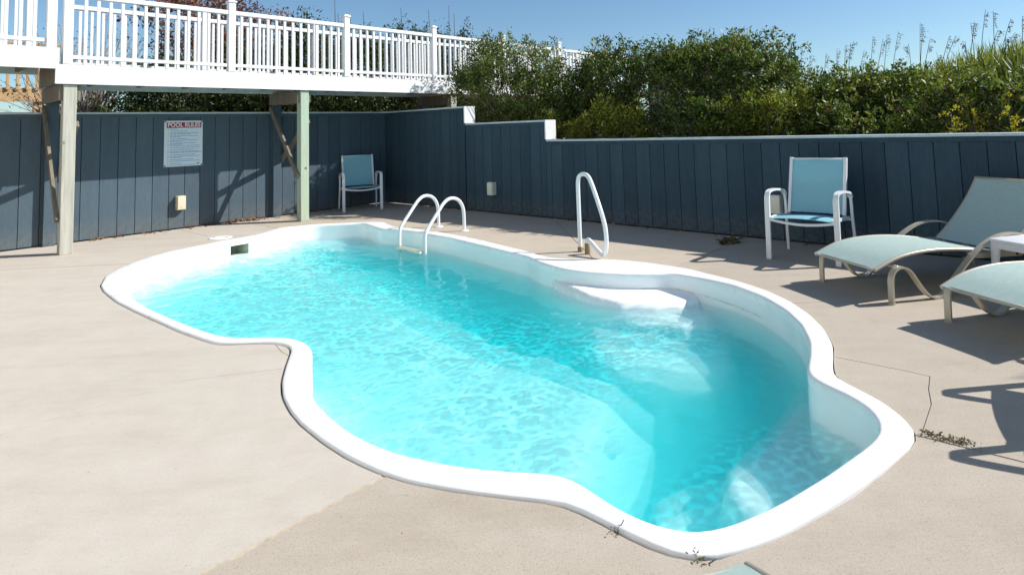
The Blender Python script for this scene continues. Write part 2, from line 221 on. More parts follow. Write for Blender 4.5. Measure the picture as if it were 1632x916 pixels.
def water_mat():
    m = bpy.data.materials.new('pool_water'); m.use_nodes = True; t = m.node_tree; t.nodes.clear()
    out = t.nodes.new('ShaderNodeOutputMaterial')
    at = t.nodes.new('ShaderNodeAttribute'); at.attribute_name = 'painted_caustics'
    tr = t.nodes.new('ShaderNodeBsdfTransparent'); t.links.new(at.outputs['Fac'], tr.inputs['Color'])  # wave-focused sunlight painted into the transparent colour
    rf = t.nodes.new('ShaderNodeBsdfRefraction'); rf.inputs['IOR'].default_value = 1.11; rf.inputs['Roughness'].default_value = 0.0
    mx = t.nodes.new('ShaderNodeMixShader'); mx.inputs[0].default_value = 0.42
    t.links.new(tr.outputs[0], mx.inputs[1]); t.links.new(rf.outputs[0], mx.inputs[2])
    gl = t.nodes.new('ShaderNodeBsdfGlossy'); gl.inputs['Roughness'].default_value = 0.03
    lw = t.nodes.new('ShaderNodeLayerWeight'); lw.inputs['Blend'].default_value = 0.5
    pw = N(t, 'ShaderNodeMath', operation='POWER'); t.links.new(lw.outputs['Facing'], pw.inputs[0]); pw.inputs[1].default_value = 5.0
    fr = N(t, 'ShaderNodeMath', operation='MULTIPLY_ADD'); t.links.new(pw.outputs[0], fr.inputs[0]); fr.inputs[1].default_value = 0.48; fr.inputs[2].default_value = 0.018   # Schlick, the same from both sides
    m2 = t.nodes.new('ShaderNodeMixShader'); t.links.new(fr.outputs[0], m2.inputs[0]); t.links.new(mx.outputs[0], m2.inputs[1]); t.links.new(gl.outputs[0], m2.inputs[2])
    va = t.nodes.new('ShaderNodeVolumeAbsorption'); va.inputs['Color'].default_value = WATER_COL; va.inputs['Density'].default_value = WATER_DENS
    t.links.new(m2.outputs[0], out.inputs['Surface']); vs = t.nodes.new('ShaderNodeVolumeScatter'); vs.inputs['Color'].default_value = (0.02, 0.86, 0.97, 1); vs.inputs['Density'].default_value = SCAT; vs.inputs['Anisotropy'].default_value = 0.2
    ad = t.nodes.new('ShaderNodeAddShader'); t.links.new(va.outputs[0], ad.inputs[0]); t.links.new(vs.outputs[0], ad.inputs[1])
    t.links.new(ad.outputs[0], out.inputs['Volume'])
    return m
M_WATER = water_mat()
M_PLASTIC_DK = simple_mat('dark_grey_plastic', (0.03, 0.035, 0.035), 0.5, 0.1)

# ------------------------------------------------------------------ pool deck (concrete slabs cut by joints and by the pool)
WATER_Z = -0.19; CAUSTIC_GAIN = 0.62
def poly_inside(poly, pts):
    P = np.asarray(poly); x = pts[:, 0]; y = pts[:, 1]; ins = np.zeros(len(pts), bool); j = len(P) - 1
    for i in range(len(P)):
        xi, yi = P[i]; xj, yj = P[j]
        c = ((yi > y) != (yj > y)); d = (xj - xi) * (y - yi) / ((yj - yi) if yj != yi else 1e-12) + xi
        ins ^= c & (x < d); j = i
    return ins
def poly_dist(poly, pts, closed=True):
    P = np.asarray(poly, float); best = np.full(len(pts), 1e9); n = len(P)
    for i in range(n if closed else n - 1):
        a = P[i]; b = P[(i + 1) % n]; ab = b - a; L2 = max(1e-12, (ab * ab).sum())
        tt = np.clip(((pts - a) @ ab) / L2, 0, 1); d = np.hypot(*(pts - a - tt[:, None] * ab).T); best = np.minimum(best, d)
    return best
def offset_poly(P, d):
    P = np.asarray(P); T = np.roll(P, -1, 0) - np.roll(P, 1, 0); T /= np.linalg.norm(T, axis=1)[:, None]
    a = .5 * np.sum(P[:, 0] * np.roll(P[:, 1], -1) - P[:, 1] * np.roll(P[:, 0], -1))
    return P + np.stack([T[:, 1], -T[:, 0]], 1) * d * (1 if a > 0 else -1)
PATIO = [W(-0.0, 0.02), W(-0.0, 15.5), W(12.5, 15.5), W(12.5, 0.02)]
PATIO = [(p.x, p.y) for p in (W(0.02, 0.02), W(0.02, 15.5), W(11.0, 15.5), W(11.0, 0.02))]
_gp = np.asarray(POOL_OUTER); _gn = np.array([mnoise.noise(Vector((x * 2.3, y * 2.3, 4.0))) for x, y in _gp]); _gm = np.array([mnoise.noise(Vector((x * 9, y * 9, 1.0))) for x, y in _gp])
_o1 = offset_poly(_gp, 1.0) - _gp
GAP = _gp + _o1 * (0.007 + 0.011 * np.clip(_gn + 0.15, 0, 1) + 0.004 * _gm)[:, None]
JOINTS = [  # (points, width, sealed)
    ([(-0.70, 2.68), (-1.17, 2.1), (-2.2, 0.84), (-5.0, -2.6)], 0.022, True),
    ([(-4.80, 7.2), (-6.24, 7.08), (-9.5, 6.81)], 0.008, False),
    ([(-1.63, 3.86), (-2.16, 3.72), (-2.71, 3.11), (-5.2, 0.35), (-7.5, -2.2)], 0.004, False),
    ([(1.53, 2.865), (1.86, 2.6), (5.0, 0.08), (9.0, -3.1)], 0.011, False),
    ([(1.60, 3.79), (1.91, 3.54), (2.0, 3.45)], 0.008, False),
    ([(2.0, 3.452), (1.90, 3.30), (1.81, 3.13), (1.58, 2.83)], 0.0042, False),
    ([(1.76, 4.87), (2.14, 4.88), (5.6, 4.97)], 0.005, False),
    ([(0.42, 6.60), (0.33, 7.25), (-0.05, 9.99)], 0.011, False),
    ([(1.13, 6.16), (2.36, 7.67)], 0.011, False),
    ([(-5.45, 10.65), (-4.16, 9.51)], 0.009, False),
    ([(-6.2, 10.1), (-4.98, 9.03)], 0.006, False),
    ([(-0.88, 9.02), (-0.11, 10.02)], 0.009, False),
    ([(-1.93, 4.33), (-1.80, 4.15), (-1.66, 4.01)], 0.004, False),
    ([(3.55, -0.5), (1.7, -2.5)], 0.008, False),
]
def strip_poly(pts, w):
    L = []; R = []
    pts = [Vector((*p, 0)) for p in pts]
    for i, p in enumerate(pts):
        t = (pts[min(i + 1, len(pts) - 1)] - pts[max(i - 1, 0)]).normalized(); n = Vector((-t.y, t.x, 0)) * w / 2
        L.append(p + n); R.append(p - n)
    return [(q.x, q.y) for q in L + R[::-1]]
def build_patio():
    root = bpy.data.objects.new('pool_deck', None); COL.objects.link(root); root['kind'] = 'structure'
    strips = [strip_poly(p, w) for p, w, _ in JOINTS]
    pts = []; edges = []
    def ringadd(P):
        k = len(pts); n = len(P)
        pts.extend(Vector(p) for p in P); edges.extend((k + i, k + (i + 1) % n) for i in range(n))
    ringadd(PATIO); ringadd([tuple(p) for p in GAP])
    for s in strips: ringadd(s)
    vo, eo, fo, ov, oe, of = delaunay_2d_cdt(pts, edges, [], 0, 1e-6)
    V = np.array([tuple(v) for v in vo]); F = [tuple(f) for f in fo]
    cen = np.array([V[list(f)].mean(0) for f in F])
    keep = poly_inside(PATIO, cen) & ~poly_inside(GAP, cen)
    injoint = np.zeros(len(F), bool)
    for s in strips: injoint |= poly_inside(s, cen)
    idx = [i for i in range(len(F)) if keep[i] and not injoint[i]]
    em = {}
    for i in idx:
        f = F[i]
        for a, b in zip(f, f[1:] + f[:1]): em.setdefault((min(a, b), max(a, b)), []).append(i)
    adj = {i: [] for i in idx}
    for k, l in em.items():
        if len(l) == 2: adj[l[0]].append(l[1]); adj[l[1]].append(l[0])
    comp = {}; comps = []
    for i in idx:
        if i in comp: continue
        st = [i]; comp[i] = len(comps); cur = []
        while st:
            j = st.pop(); cur.append(j)
            for k in adj[j]:
                if k not in comp: comp[k] = len(comps); st.append(k)
        comps.append(cur)
    r2 = random.Random(3)
    for cur in comps:
        area = 0; vs = []; fs = []; mp = {}
        bcount = {}
        z = r2.uniform(-0.0006, 0.0004)
        for j in cur:
            f = F[j]; a, b, c = (V[k] for k in f[:3]); area += abs((b[0] - a[0]) * (c[1] - a[1]) - (b[1] - a[1]) * (c[0] - a[0])) / 2
        if area < 0.004: continue
        for j in cur:
            g = []
            for k in F[j]:
                if k not in mp: mp[k] = len(vs); vs.append((V[k][0], V[k][1], z))
                g.append(mp[k])
            a, b, c = (V[k] for k in F[j][:3])
            if (b[0] - a[0]) * (c[1] - a[1]) - (b[1] - a[1]) * (c[0] - a[0]) < 0: g = g[::-1]
            fs.append(tuple(g))
            for a, b in zip(g, g[1:] + g[:1]): bcount[(a, b)] = 1
        side = [(a, b) for (a, b) in bcount if (b, a) not in bcount]
        low = {}
        for a, b in side:
            for k in (a, b):
                if k not in low: low[k] = len(vs); vs.append((vs[k][0], vs[k][1], z - 0.05))
        for a, b in side: fs.append((b, a, low[a], low[b]))
        tri = [(V[list(F[j][:3])], j) for j in cur]; ws = [abs((q[1][0] - q[0][0]) * (q[2][1] - q[0][1]) - (q[1][1] - q[0][1]) * (q[2][0] - q[0][0])) for q, j in tri]
        ctr = sum(w * q.mean(0) for (q, j), w in zip(tri, ws)) / sum(ws)
        mb = MB(); mb.add(vs, fs); mb.build('concrete_slab', M_CONC3 if ctr[1] > 7.0 and ctr[0] > -4.0 else (M_CONC2 if ctr[0] > -0.6 else M_CONC), root)
    # filler lying low in the joints
    for (p, w, sealed), s in zip(JOINTS, strips):
        wide = strip_poly(p, w + 0.03); n = len(wide) // 2; zz = -0.004 if sealed else -0.011
        fs = [(i, i + 1, 2 * n - 2 - i, 2 * n - 1 - i) for i in range(n - 1)]
        # keep clear of the pool
        keepv = [(x, y, zz) for x, y in wide]
        MB().add(keepv, fs).build('joint', M_SANDJOINT if sealed else M_JOINT, root)
    a = offset_poly(POOL_OUTER, 0.03); b = np.asarray(POOL_OUTER); n = len(a)
    MB().add([(x, y, -0.018) for x, y in a] + [(x, y, -0.018) for x, y in b], [(i, (i + 1) % n, n + (i + 1) % n, n + i) for i in range(n)]).build('joint', M_JOINT, root)
    return root
patio = build_patio()

# ------------------------------------------------------------------ swimming pool
pool = thing('swimming_pool', 'white free-form fibreglass swimming pool full of turquoise water, sunk in the concrete deck', 'swimming pool', (-1.3, 5.8, 0))
def dtw(A, B):
    A = np.asarray(A); B = np.asarray(B); n, m = len(A), len(B)
    A2 = np.vstack([A, A[:1]]); B2 = np.vstack([B, B[:1]])
    D = np.linalg.norm(A2[:, None] - B2[None], axis=2) ** 2; C = np.full((n + 1, m + 1), 1e18); C[0, 0] = D[0, 0]; P = np.zeros((n + 1, m + 1), int)
    for i in range(n + 1):
        for j in range(m + 1):
            if i == j == 0: continue
            o = [C[i - 1, j - 1] if i and j else 1e18, C[i - 1, j] if i else 1e18, C[i, j - 1] if j else 1e18]
            k = int(np.argmin(o)); C[i, j] = D[i, j] + o[k]; P[i, j] = k
    i, j = n, m; path = []
    while True:
        path.append((i % n, j % m))
        if i == j == 0: break
        k = P[i, j]
        if k == 0: i, j = i - 1, j - 1
        elif k == 1: i -= 1
        else: j -= 1
    return path[::-1]
def build_pool():
    O = np.asarray(POOL_OUTER); I = np.asarray(POOL_INNER)
    path = dtw(O, I)[:-1]
    prof = [(0.0, -0.05), (0.0, -0.004), (0.0, 0.006), (0.003, 0.011), (0.010, 0.014), (0.04, 0.018), (0.09, 0.022)]      # metres in from the outer edge, height
    tail = [(0.055, 0.026), (0.024, 0.026), (0.010, 0.022), (0.003, 0.014), (0.0, 0.002), (-0.001, -0.006), (-0.001, -0.035)]  # metres out from the inner edge
    n = len(path); K = len(prof) + len(tail); vs = []; fs = []
    # smooth partner vectors so the lip stays even
    A = np.array([O[i] for i, j in path]); B = np.array([I[j] for i, j in path])
    k = np.arange(-4, 5); w = np.exp(-.5 * (k / 0.9) ** 2); w /= w.sum()
    B = sum(ww * np.roll(B, -kk, 0) for kk, ww in zip(k, w))
    for a, b in zip(A, B):
        d = b - a; L = max(1e-6, np.linalg.norm(d)); u = d / L; sc = min(1, L / 0.17)
        for q, z in prof: p = a + u * q * sc; vs.append((p[0], p[1], z))
        for q, z in tail: p = b - u * q * sc; vs.append((p[0], p[1], z))
    for i in range(n):
        i2 = (i + 1) % n
        for k in range(K - 1): fs.append((i * K + k, i * K + k + 1, i2 * K + k + 1, i2 * K + k))
    mb = MB(); mb.add(vs, fs)
    o = origin_of(pool); mb.v = [(x - o.x, y - o.y, z - o.z) for x, y, z in mb.v]
    me = mb.mesh('coping', True); bm = bmesh.new(); bm.from_mesh(me); bmesh.ops.remove_doubles(bm, verts=bm.verts, dist=1e-4)
    bmesh.ops.recalc_face_normals(bm, faces=bm.faces); bm.to_mesh(me); bm.free(); me.polygons.foreach_set('use_smooth', [True] * len(me.polygons))
    link('coping', me, M_GEL, pool)
    inner = B
    # wall below the lip
    zs = [-0.030, -0.055, -0.12, -0.185, -0.20, -0.30, -0.5, -0.8, -1.1, -1.4, -1.9]
    m = len(inner); vs = []; fs = []
    sk = int(np.argmin(np.hypot(inner[:, 0] + 4.365, inner[:, 1] - 8.43)))
    SKIM = [sk]; run = 0.0
    while run < 0.185: run += np.linalg.norm(inner[(SKIM[-1] + 1) % m] - inner[SKIM[-1]]); SKIM.append((SKIM[-1] + 1) % m)
    for z in zs:
        off = -0.003 if z > -0.2 else -0.003 - 0.035 * (-z - 0.19)
        P = offset_poly(inner, -off * -1 if False else (-(0.03 * (-z - 0.03) / 1.4)))
        vs += [(x, y, z) for x, y in P]
    for r in range(len(zs) - 1):
        for i in range(m):
            if r in (1, 2) and i in SKIM: continue
            fs.append((r * m + i, (r + 1) * m + i, (r + 1) * m + (i + 1) % m, r * m + (i + 1) % m))
    wl = MB().add(vs, fs).build('pool_wall', M_WALLGEL, pool, smooth=True)
    pass
    a = Vector((*inner[SKIM[0]], 0)); b = Vector((*inner[(SKIM[-1] + 1) % m], 0)); d = (b - a).normalized(); out = Vector((-d.y, d.x, 0))
    if poly_inside(inner, np.array([[(a + out * 0.3).x, (a + out * 0.3).y]]))[0]: out = -out
    z0, z1, dep = -0.186, -0.054, 0.34; q = lambda p, z: (p.x, p.y, z)
    a2, b2 = a + out * dep, b + out * dep
    th = MB(); th.add([q(a, z0), q(b, z0), q(b, z1), q(a, z1), q(a2, z0 - .03), q(b2, z0 - .03), q(b2, z1), q(a2, z1)], [(0, 1, 5, 4), (1, 2, 6, 5), (2, 3, 7, 6), (3, 0, 4, 7), (4, 5, 6, 7)])
    sk = th.build('skimmer', M_SKIM, pool)
    fr = MB(); inw = -out * 0.007; e = 0.028
    for p0, p1, za, zb in ((a - d * e, a, z0 - 0.02, z1 + 0.016), (b, b + d * e, z0 - 0.02, z1 + 0.016), (a, b, z1, z1 + 0.016)):
        fr.add([q(p0, za), q(p1, za), q(p1, zb), q(p0, zb), q(p0 + inw, za), q(p1 + inw, za), q(p1 + inw, zb), q(p0 + inw, zb)], [(4, 5, 6, 7), (0, 1, 5, 4), (1, 2, 6, 5), (2, 3, 7, 6), (3, 0, 4, 7)])
    fr.build('skimmer_frame', M_GEL, sk)
    i0 = int(np.argmin(np.hypot(inner[:, 0] - 0.80, inner[:, 1] - 5.85))); i1 = int(np.argmin(np.hypot(inner[:, 0] - 1.62, inner[:, 1] - 5.0)))
    if (i1 - i0) % m > m / 2: i0, i1 = i1, i0
    P2 = offset_poly(inner, -0.004); run = [(i0 + k) % m for k in range((i1 - i0) % m + 1)]; nn = len(run)
    zz = lambda i: -0.105 - 0.035 * min(1, abs(inner[i][1] - 5.87) / 0.5)
    sv = [(P2[i][0], P2[i][1], zz(i) - 0.006 - 0.004 * math.sin(i * 1.7)) for i in run] + [(P2[i][0], P2[i][1], zz(i) + 0.003 + 0.002 * math.sin(i * 2.3)) for i in run]
    MB().add(sv, [(k, k + 1, nn + k + 1, nn + k) for k in range(nn - 1)]).build('scum_line', M_STAIN, pool)
    return inner
POOL_IN = build_pool()

def sstep(a, b, x):
    t = np.clip((x - a) / (b - a), 0, 1); return t * t * (3 - 2 * t)
def floor_height(x, y, dist):
    P = np.stack([x, y], 1)
    # trough shaped to the shadow edge so shaded water reads deeper, sunlit shelf paler
    edge = [(-3.6, 9.6), (-2.75, 8.45), (-1.06, 6.38), (-0.45, 5.72), (0.2, 5.2), (0.62, 4.75), (0.72, 4.35), (0.58, 4.0), (0.42, 3.4), (0.1, 2.2)]
    left = edge + [(-7, 2.0), (-7, 9.6)]
    q = np.where(poly_inside(left, P), 1, -1) * poly_dist(edge, P, False)       # metres to the left of the trough
    t = sstep(0, 4.5, 9.6 - P[:, 1])
    deep = -0.54 - 0.28 * t; shelf = -0.42 - 0.10 * t
    h = deep + (shelf - deep) * sstep(0.0, 0.45, q)
    h = h + 0.22 * np.exp(-dist / 0.12)                          # cove at the foot of the wall
    def tread(poly, z, h, soft=0.03):
        sd = np.where(poly_inside(poly, P), 1, -1) * poly_dist(poly, P)
        k = sstep(-soft, soft * 0.6, sd); return np.maximum(h, h * (1 - k) + z * k)
    # entry steps under the rail ledge, running out from the rear right corner, each with a rounded right end
    h = tread([(0.1, 6.0), (0.24, 5.6), (0.27, 5.2), (0.44, 4.72), (0.78, 4.48), (1.08, 4.44), (1.26, 4.58), (1.38, 4.95), (1.46, 5.4), (1.5, 6.9), (0, 6.9)], -0.46, h, 0.08)
    h = tread([(0.05, 6.2), (0.2, 5.86), (0.38, 5.58), (0.7, 5.38), (1.05, 5.23), (1.26, 5.30), (1.38, 5.52), (1.42, 5.8), (1.45, 6.9), (0, 6.9)], -0.285, h, 0.05)
    sl = -0.100 - 0.058 * np.clip((5.95 - y) / 0.50, 0, 1.3)
    h = tread([(-0.05, 6.3), (0.06, 6.05), (0.28, 5.74), (0.55, 5.55), (0.85, 5.49), (1.08, 5.50), (1.25, 5.60), (1.33, 5.80), (1.33, 6.9), (0, 6.9)], sl, h, 0.04)
    # bench in the near right lobe: two levels
    h = tread([(0.43, 3.22), (0.61, 3.35), (0.82, 3.43), (1.05, 3.3), (0.9, 2.0), (0.2, 2.0)], -0.575, h, 0.035)
    h = tread([(1.51, 4.08), (1.19, 3.65), (0.935, 3.37), (0.775, 3.17), (0.80, 2.95), (0.88, 2.0), (2.4, 2.0), (2.4, 4.3)], -0.385, h, 0.035)
    # far end seat
    h = tread([(-3.7, 9.35), (-3.2, 9.2), (-2.75, 9.15), (-2.3, 8.95), (-2.0, 10.5), (-4, 10.5)], -0.30, h, 0.04)
    return h
def build_floor():
    st = 0.03; I = POOL_IN
    x0, y0 = I.min(0) - 0.1; x1, y1 = I.max(0) + 0.1
    xs = np.arange(x0, x1, st); ys = np.arange(y0, y1, st); X, Y = np.meshgrid(xs, ys); P = np.stack([X.ravel(), Y.ravel()], 1)
    ins = poly_inside(I, P); d = poly_dist(I, P); ok = ins | (d < 0.06)
    h = floor_height(P[:, 0], P[:, 1], np.where(ins, d, 0))
    nx = len(xs); okg = ok.reshape(X.shape); c = okg[:-1, :-1] & okg[1:, :-1] & okg[:-1, 1:] & okg[1:, 1:]
    j, i = np.nonzero(c); a = j * nx + i
    return grid_mesh('pool_floor', np.c_[P, h], np.stack([a, a + 1, a + nx + 1, a + nx], 1), M_FLOOR, pool)
def grid_mesh(name, V, F, mat, parent=None, smooth=True):
    used = np.unique(F); re = np.full(len(V), -1); re[used] = np.arange(len(used)); V = V[used]; F = re[F]
    if parent is not None: V = V - np.array(origin_of(parent))
    me = bpy.data.meshes.new(name); me.vertices.add(len(V)); me.vertices.foreach_set('co', V.astype(np.float32).ravel())
    k = F.shape[1]; me.loops.add(F.size); me.loops.foreach_set('vertex_index', F.astype(np.int32).ravel())
    me.polygons.add(len(F)); me.polygons.foreach_set('loop_start', np.arange(0, F.size, k, dtype=np.int32)); me.polygons.foreach_set('loop_total', np.full(len(F), k, np.int32))
    me.update(calc_edges=True); me.validate()
    if smooth: me.polygons.foreach_set('use_smooth', [True] * len(me.polygons))
    return link(name, me, mat, parent)
build_floor()

def fft_field(n, m, st, lam_lo, lam_hi, seed, dirn=None, spread=1.0):
    g = np.random.default_rng(seed); f = np.fft.fft2(g.standard_normal((n, m)))
    ky = np.fft.fftfreq(n, st)[:, None]; kx = np.fft.fftfreq(m, st)[None]; k = np.hypot(kx, ky) + 1e-9
    amp = np.exp(-0.5 * ((np.log(1 / k) - 0.5 * (math.log(lam_lo) + math.log(lam_hi))) / (0.5 * (math.log(lam_hi) - math.log(lam_lo)))) ** 2)
    if dirn is not None:
        cs = np.abs(kx * dirn[0] + ky * dirn[1]) / k; amp = amp * (1 - spread + spread * cs ** 2)
    z = np.real(np.fft.ifft2(f * amp)); return z / z.std()
def build_water():
    st = 0.016; I = POOL_IN
    x0, y0 = I.min(0) - 0.1; x1, y1 = I.max(0) + 0.1
    xs = np.arange(x0, x1, st); ys = np.arange(y0, y1, st); X, Y = np.meshgrid(xs, ys); P = np.stack([X.ravel(), Y.ravel()], 1)
    ins = poly_inside(I, P); d = poly_dist(I, P); ok = ins | (d < 0.05)
    n, m = X.shape
    # ripples and painted caustics: strong over sunlit shelf, steps and bench, faint in shade
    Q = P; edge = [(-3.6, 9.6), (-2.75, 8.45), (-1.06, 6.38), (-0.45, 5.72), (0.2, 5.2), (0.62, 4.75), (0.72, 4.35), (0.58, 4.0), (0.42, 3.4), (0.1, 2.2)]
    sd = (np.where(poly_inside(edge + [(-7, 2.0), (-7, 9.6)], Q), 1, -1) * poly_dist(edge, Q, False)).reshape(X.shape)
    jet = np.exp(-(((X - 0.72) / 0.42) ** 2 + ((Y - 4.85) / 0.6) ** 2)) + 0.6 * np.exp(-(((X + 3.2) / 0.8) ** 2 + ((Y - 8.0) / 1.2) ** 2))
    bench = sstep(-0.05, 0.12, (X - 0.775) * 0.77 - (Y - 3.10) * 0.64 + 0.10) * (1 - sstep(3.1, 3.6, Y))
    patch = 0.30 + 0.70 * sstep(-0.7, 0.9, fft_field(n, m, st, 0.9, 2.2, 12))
    caustic_mask = np.clip(sstep(0.0, 0.45, sd) * patch + 0.70 * jet + 0.40 * bench, 0, 1)
    amp = 0.28 + 0.87 * sstep(-0.25, 0.35, sd) + 1.3 * jet - 0.1 * bench
    Z = amp * (0.0030 * fft_field(n, m, st, 0.32, 0.85, 3) + 0.0010 * (0.35 + 0.65 * patch) * fft_field(n, m, st, 0.12, 0.28, 4, (0.3, 0.95), 0.5)) + 0.00045 * fft_field(n, m, st, 0.05, 0.11, 7) * (0.25 + 0.75 * sstep(-0.2, 0.3, sd) + 1.0 * jet) + 0.00065 * bench * fft_field(n, m, st, 0.07, 0.15, 8)
    okg = ok.reshape(X.shape); c = okg[:-1, :-1] & okg[1:, :-1] & okg[:-1, 1:] & okg[1:, 1:]
    j, i = np.nonzero(c); a = j * m + i
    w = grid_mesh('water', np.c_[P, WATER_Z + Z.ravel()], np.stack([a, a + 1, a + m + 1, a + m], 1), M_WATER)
    w['kind'] = 'structure'
    # caustic brightness from the waves, masked towards sunlit water, painted into its transparency
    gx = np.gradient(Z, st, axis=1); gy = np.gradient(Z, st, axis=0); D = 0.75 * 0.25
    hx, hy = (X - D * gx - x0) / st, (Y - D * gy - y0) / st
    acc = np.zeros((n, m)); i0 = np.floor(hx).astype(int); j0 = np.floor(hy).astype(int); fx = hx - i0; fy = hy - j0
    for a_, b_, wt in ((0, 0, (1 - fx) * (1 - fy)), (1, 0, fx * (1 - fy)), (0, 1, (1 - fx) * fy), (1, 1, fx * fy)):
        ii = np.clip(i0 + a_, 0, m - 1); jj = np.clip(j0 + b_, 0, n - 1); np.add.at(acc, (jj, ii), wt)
    foc = np.clip(1 + CAUSTIC_GAIN * (0.12 + 0.88 * caustic_mask) * (acc - 1), 0.70, 2.1).ravel()
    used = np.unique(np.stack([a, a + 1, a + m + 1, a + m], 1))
    at = w.data.attributes.new('painted_caustics', 'FLOAT', 'POINT'); at.data.foreach_set('value', foc[used].astype(np.float32))
    return w
water = build_water()

# ------------------------------------------------------------------ more materials
def fence_mat(name='blue_grey_fence_stain', k=(0.80, 0.85, 0.88), spec=0.55, rough=0.52):
    m, t, b = new_mat(name); v = coords(t, (1, 1, 0.12))
    oi = t.nodes.new('ShaderNodeObjectInfo')
    of = t.nodes.new('ShaderNodeVectorMath'); of.operation = 'ADD'
    sc = t.nodes.new('ShaderNodeVectorMath'); sc.operation = 'SCALE'; sc.inputs[0].default_value = (7, 3, 11); t.links.new(oi.outputs['Random'], sc.inputs['Scale'])
    t.links.new(v, of.inputs[0]); t.links.new(sc.outputs[0], of.inputs[1]); v = of.outputs[0]
    g = noise_tex(t, v, 60, 5, 0.7); w = noise_tex(t, v, 9, 5, 0.6)
    c = ramp(t, g, [(0.3, (0.050, 0.078, 0.102)), (0.55, (0.066, 0.100, 0.128)), (0.8, (0.092, 0.130, 0.160))])
    c = mixc(t, 0.35, c, ramp(t, w, [(0.3, (0.052, 0.080, 0.104)), (0.75, (0.095, 0.134, 0.162))]))
    r = ramp(t, oi.outputs['Random'], [(0, (0.84, 0.85, 0.86)), (0.5, (1, 1, 1)), (1, (1.17, 1.15, 1.13))]); c = mixc(t, 1.0, c, r, 'MULTIPLY')
    c2 = t.nodes.new('ShaderNodeTexCoord'); sp = noise_tex(t, c2.outputs['Object'], 26, 3, 0.6)
    c = mixc(t, ramp(t, sp, [(0.76, (0, 0, 0)), (0.79, (0.7, 0.7, 0.7))]), c, (0.42, 0.46, 0.47))
    sx = t.nodes.new('ShaderNodeSeparateXYZ'); t.links.new(c2.outputs['Object'], sx.inputs[0])
    zr = N(t, 'ShaderNodeMapRange'); t.links.new(sx.outputs['Z'], zr.inputs['Value']); zr.inputs['From Min'].default_value = 0.0; zr.inputs['From Max'].default_value = 0.32; zr.inputs['To Min'].default_value = 0.65; zr.inputs['To Max'].default_value = 0.0
    dm = N(t, 'ShaderNodeMath', operation='MULTIPLY'); t.links.new(zr.outputs[0], dm.inputs[0]); t.links.new(ramp(t, noise_tex(t, c2.outputs['Object'], 14, 4, 0.7), [(0.35, (0, 0, 0)), (0.65, (1, 1, 1))]), dm.inputs[1])
    c = mixc(t, 1.0, c, k, 'MULTIPLY'); c = mixc(t, dm.outputs[0], c, (0.16, 0.15, 0.13))      # splashed sand at the foot
    t.links.new(c, b.inputs['Base Color']); b.inputs['Roughness'].default_value = rough; b.inputs['Specular IOR Level'].default_value = spec
    bump(t, b, g, 0.5, 0.004); return m
M_FENCE = fence_mat()
M_FENCESHADE = fence_mat('shaded_blue_fence_stain', (0.535, 0.67, 0.74), 0.22, 0.75)  # copy of the fence stain with the right fence's shade painted in
M_NAIL = simple_mat('rusty_nail_head', (0.055, 0.055, 0.06), 0.6, 0.3, 30)
M_FENCEDK = simple_mat('fence_backing', (0.022, 0.034, 0.045), 0.9, 0.1)
M_CAP = simple_mat('pale_blue_cap_paint', (0.47, 0.56, 0.58), 0.55, 0.06, 6, 0.2, 50)
M_WHITE = simple_mat('white_vinyl', (0.69, 0.695, 0.70), 0.4, 0.012, 3)
M_PAINTW = simple_mat('white_painted_board', (0.68, 0.685, 0.69), 0.5, 0.025, 8)
def wood_mat(name, lo, hi, green=None, scale=26):
    m, t, b = new_mat(name); v = coords(t, (1, 1, 0.06))
    g = noise_tex(t, v, scale, 6, 0.7); c = ramp(t, g, [(0.28, lo), (0.72, hi)])
    if green:
        k = noise_tex(t, coords(t, (3, 3, 0.8)), 2.2, 4, 0.6); c = mixc(t, ramp(t, k, [(0.36, (0, 0, 0)), (0.62, (0.85, 0.85, 0.85))]), c, green)
    vo = t.nodes.new('ShaderNodeTexVoronoi'); vo.inputs['Scale'].default_value = 2.6; t.links.new(coords(t, (2.2, 2.2, 1)), vo.inputs['Vector'])
    c = mixc(t, ramp(t, vo.outputs['Distance'], [(0.04, (0.85, 0.85, 0.85)), (0.085, (0, 0, 0))]), c, tuple(x * 0.35 for x in lo))
    t.links.new(c, b.inputs['Base Color']); b.inputs['Roughness'].default_value = 0.8; b.inputs['Specular IOR Level'].default_value = 0.2
    bump(t, b, g, 0.5, 0.005); return m
M_POST = wood_mat('weathered_treated_post', (0.30, 0.29, 0.24), (0.50, 0.49, 0.43))
M_POSTG = wood_mat('green_treated_post', (0.30, 0.33, 0.25), (0.46, 0.50, 0.41), (0.33, 0.46, 0.34))
M_BEAM = wood_mat('treated_joist', (0.13, 0.112, 0.085), (0.24, 0.21, 0.165))
M_TANWOOD = wood_mat('tan_boardwalk_wood', (0.36, 0.24, 0.12), (0.55, 0.38, 0.20))
M_RED = simple_mat('sign_red_print', (0.36, 0.015, 0.04), 0.45, 0.03)
M_SIGN = simple_mat('sign_white_panel', (0.68, 0.76, 0.80), 0.4, 0.015)
M_SIGNTXT = simple_mat('sign_blue_print', (0.12, 0.30, 0.52), 0.5, 0.05)
M_SIGNNO = simple_mat('sign_number_print', (0.34, 0.27, 0.34), 0.5, 0.05)
M_SCREW = simple_mat('dark_screw', (0.04, 0.04, 0.045), 0.4, 0.05, metal=0.6)
M_BOX = simple_mat('cream_outlet_box', (0.62, 0.55, 0.40), 0.45, 0.04)
M_BOX2 = simple_mat('grey_beige_outlet_box', (0.72, 0.70, 0.58), 0.5, 0.05)
M_TUBE = simple_mat('white_powder_coat', (0.72, 0.73, 0.745), 0.25, 0.01)
M_STEP = simple_mat('ivory_ladder_step', (0.70, 0.67, 0.55), 0.5, 0.03)
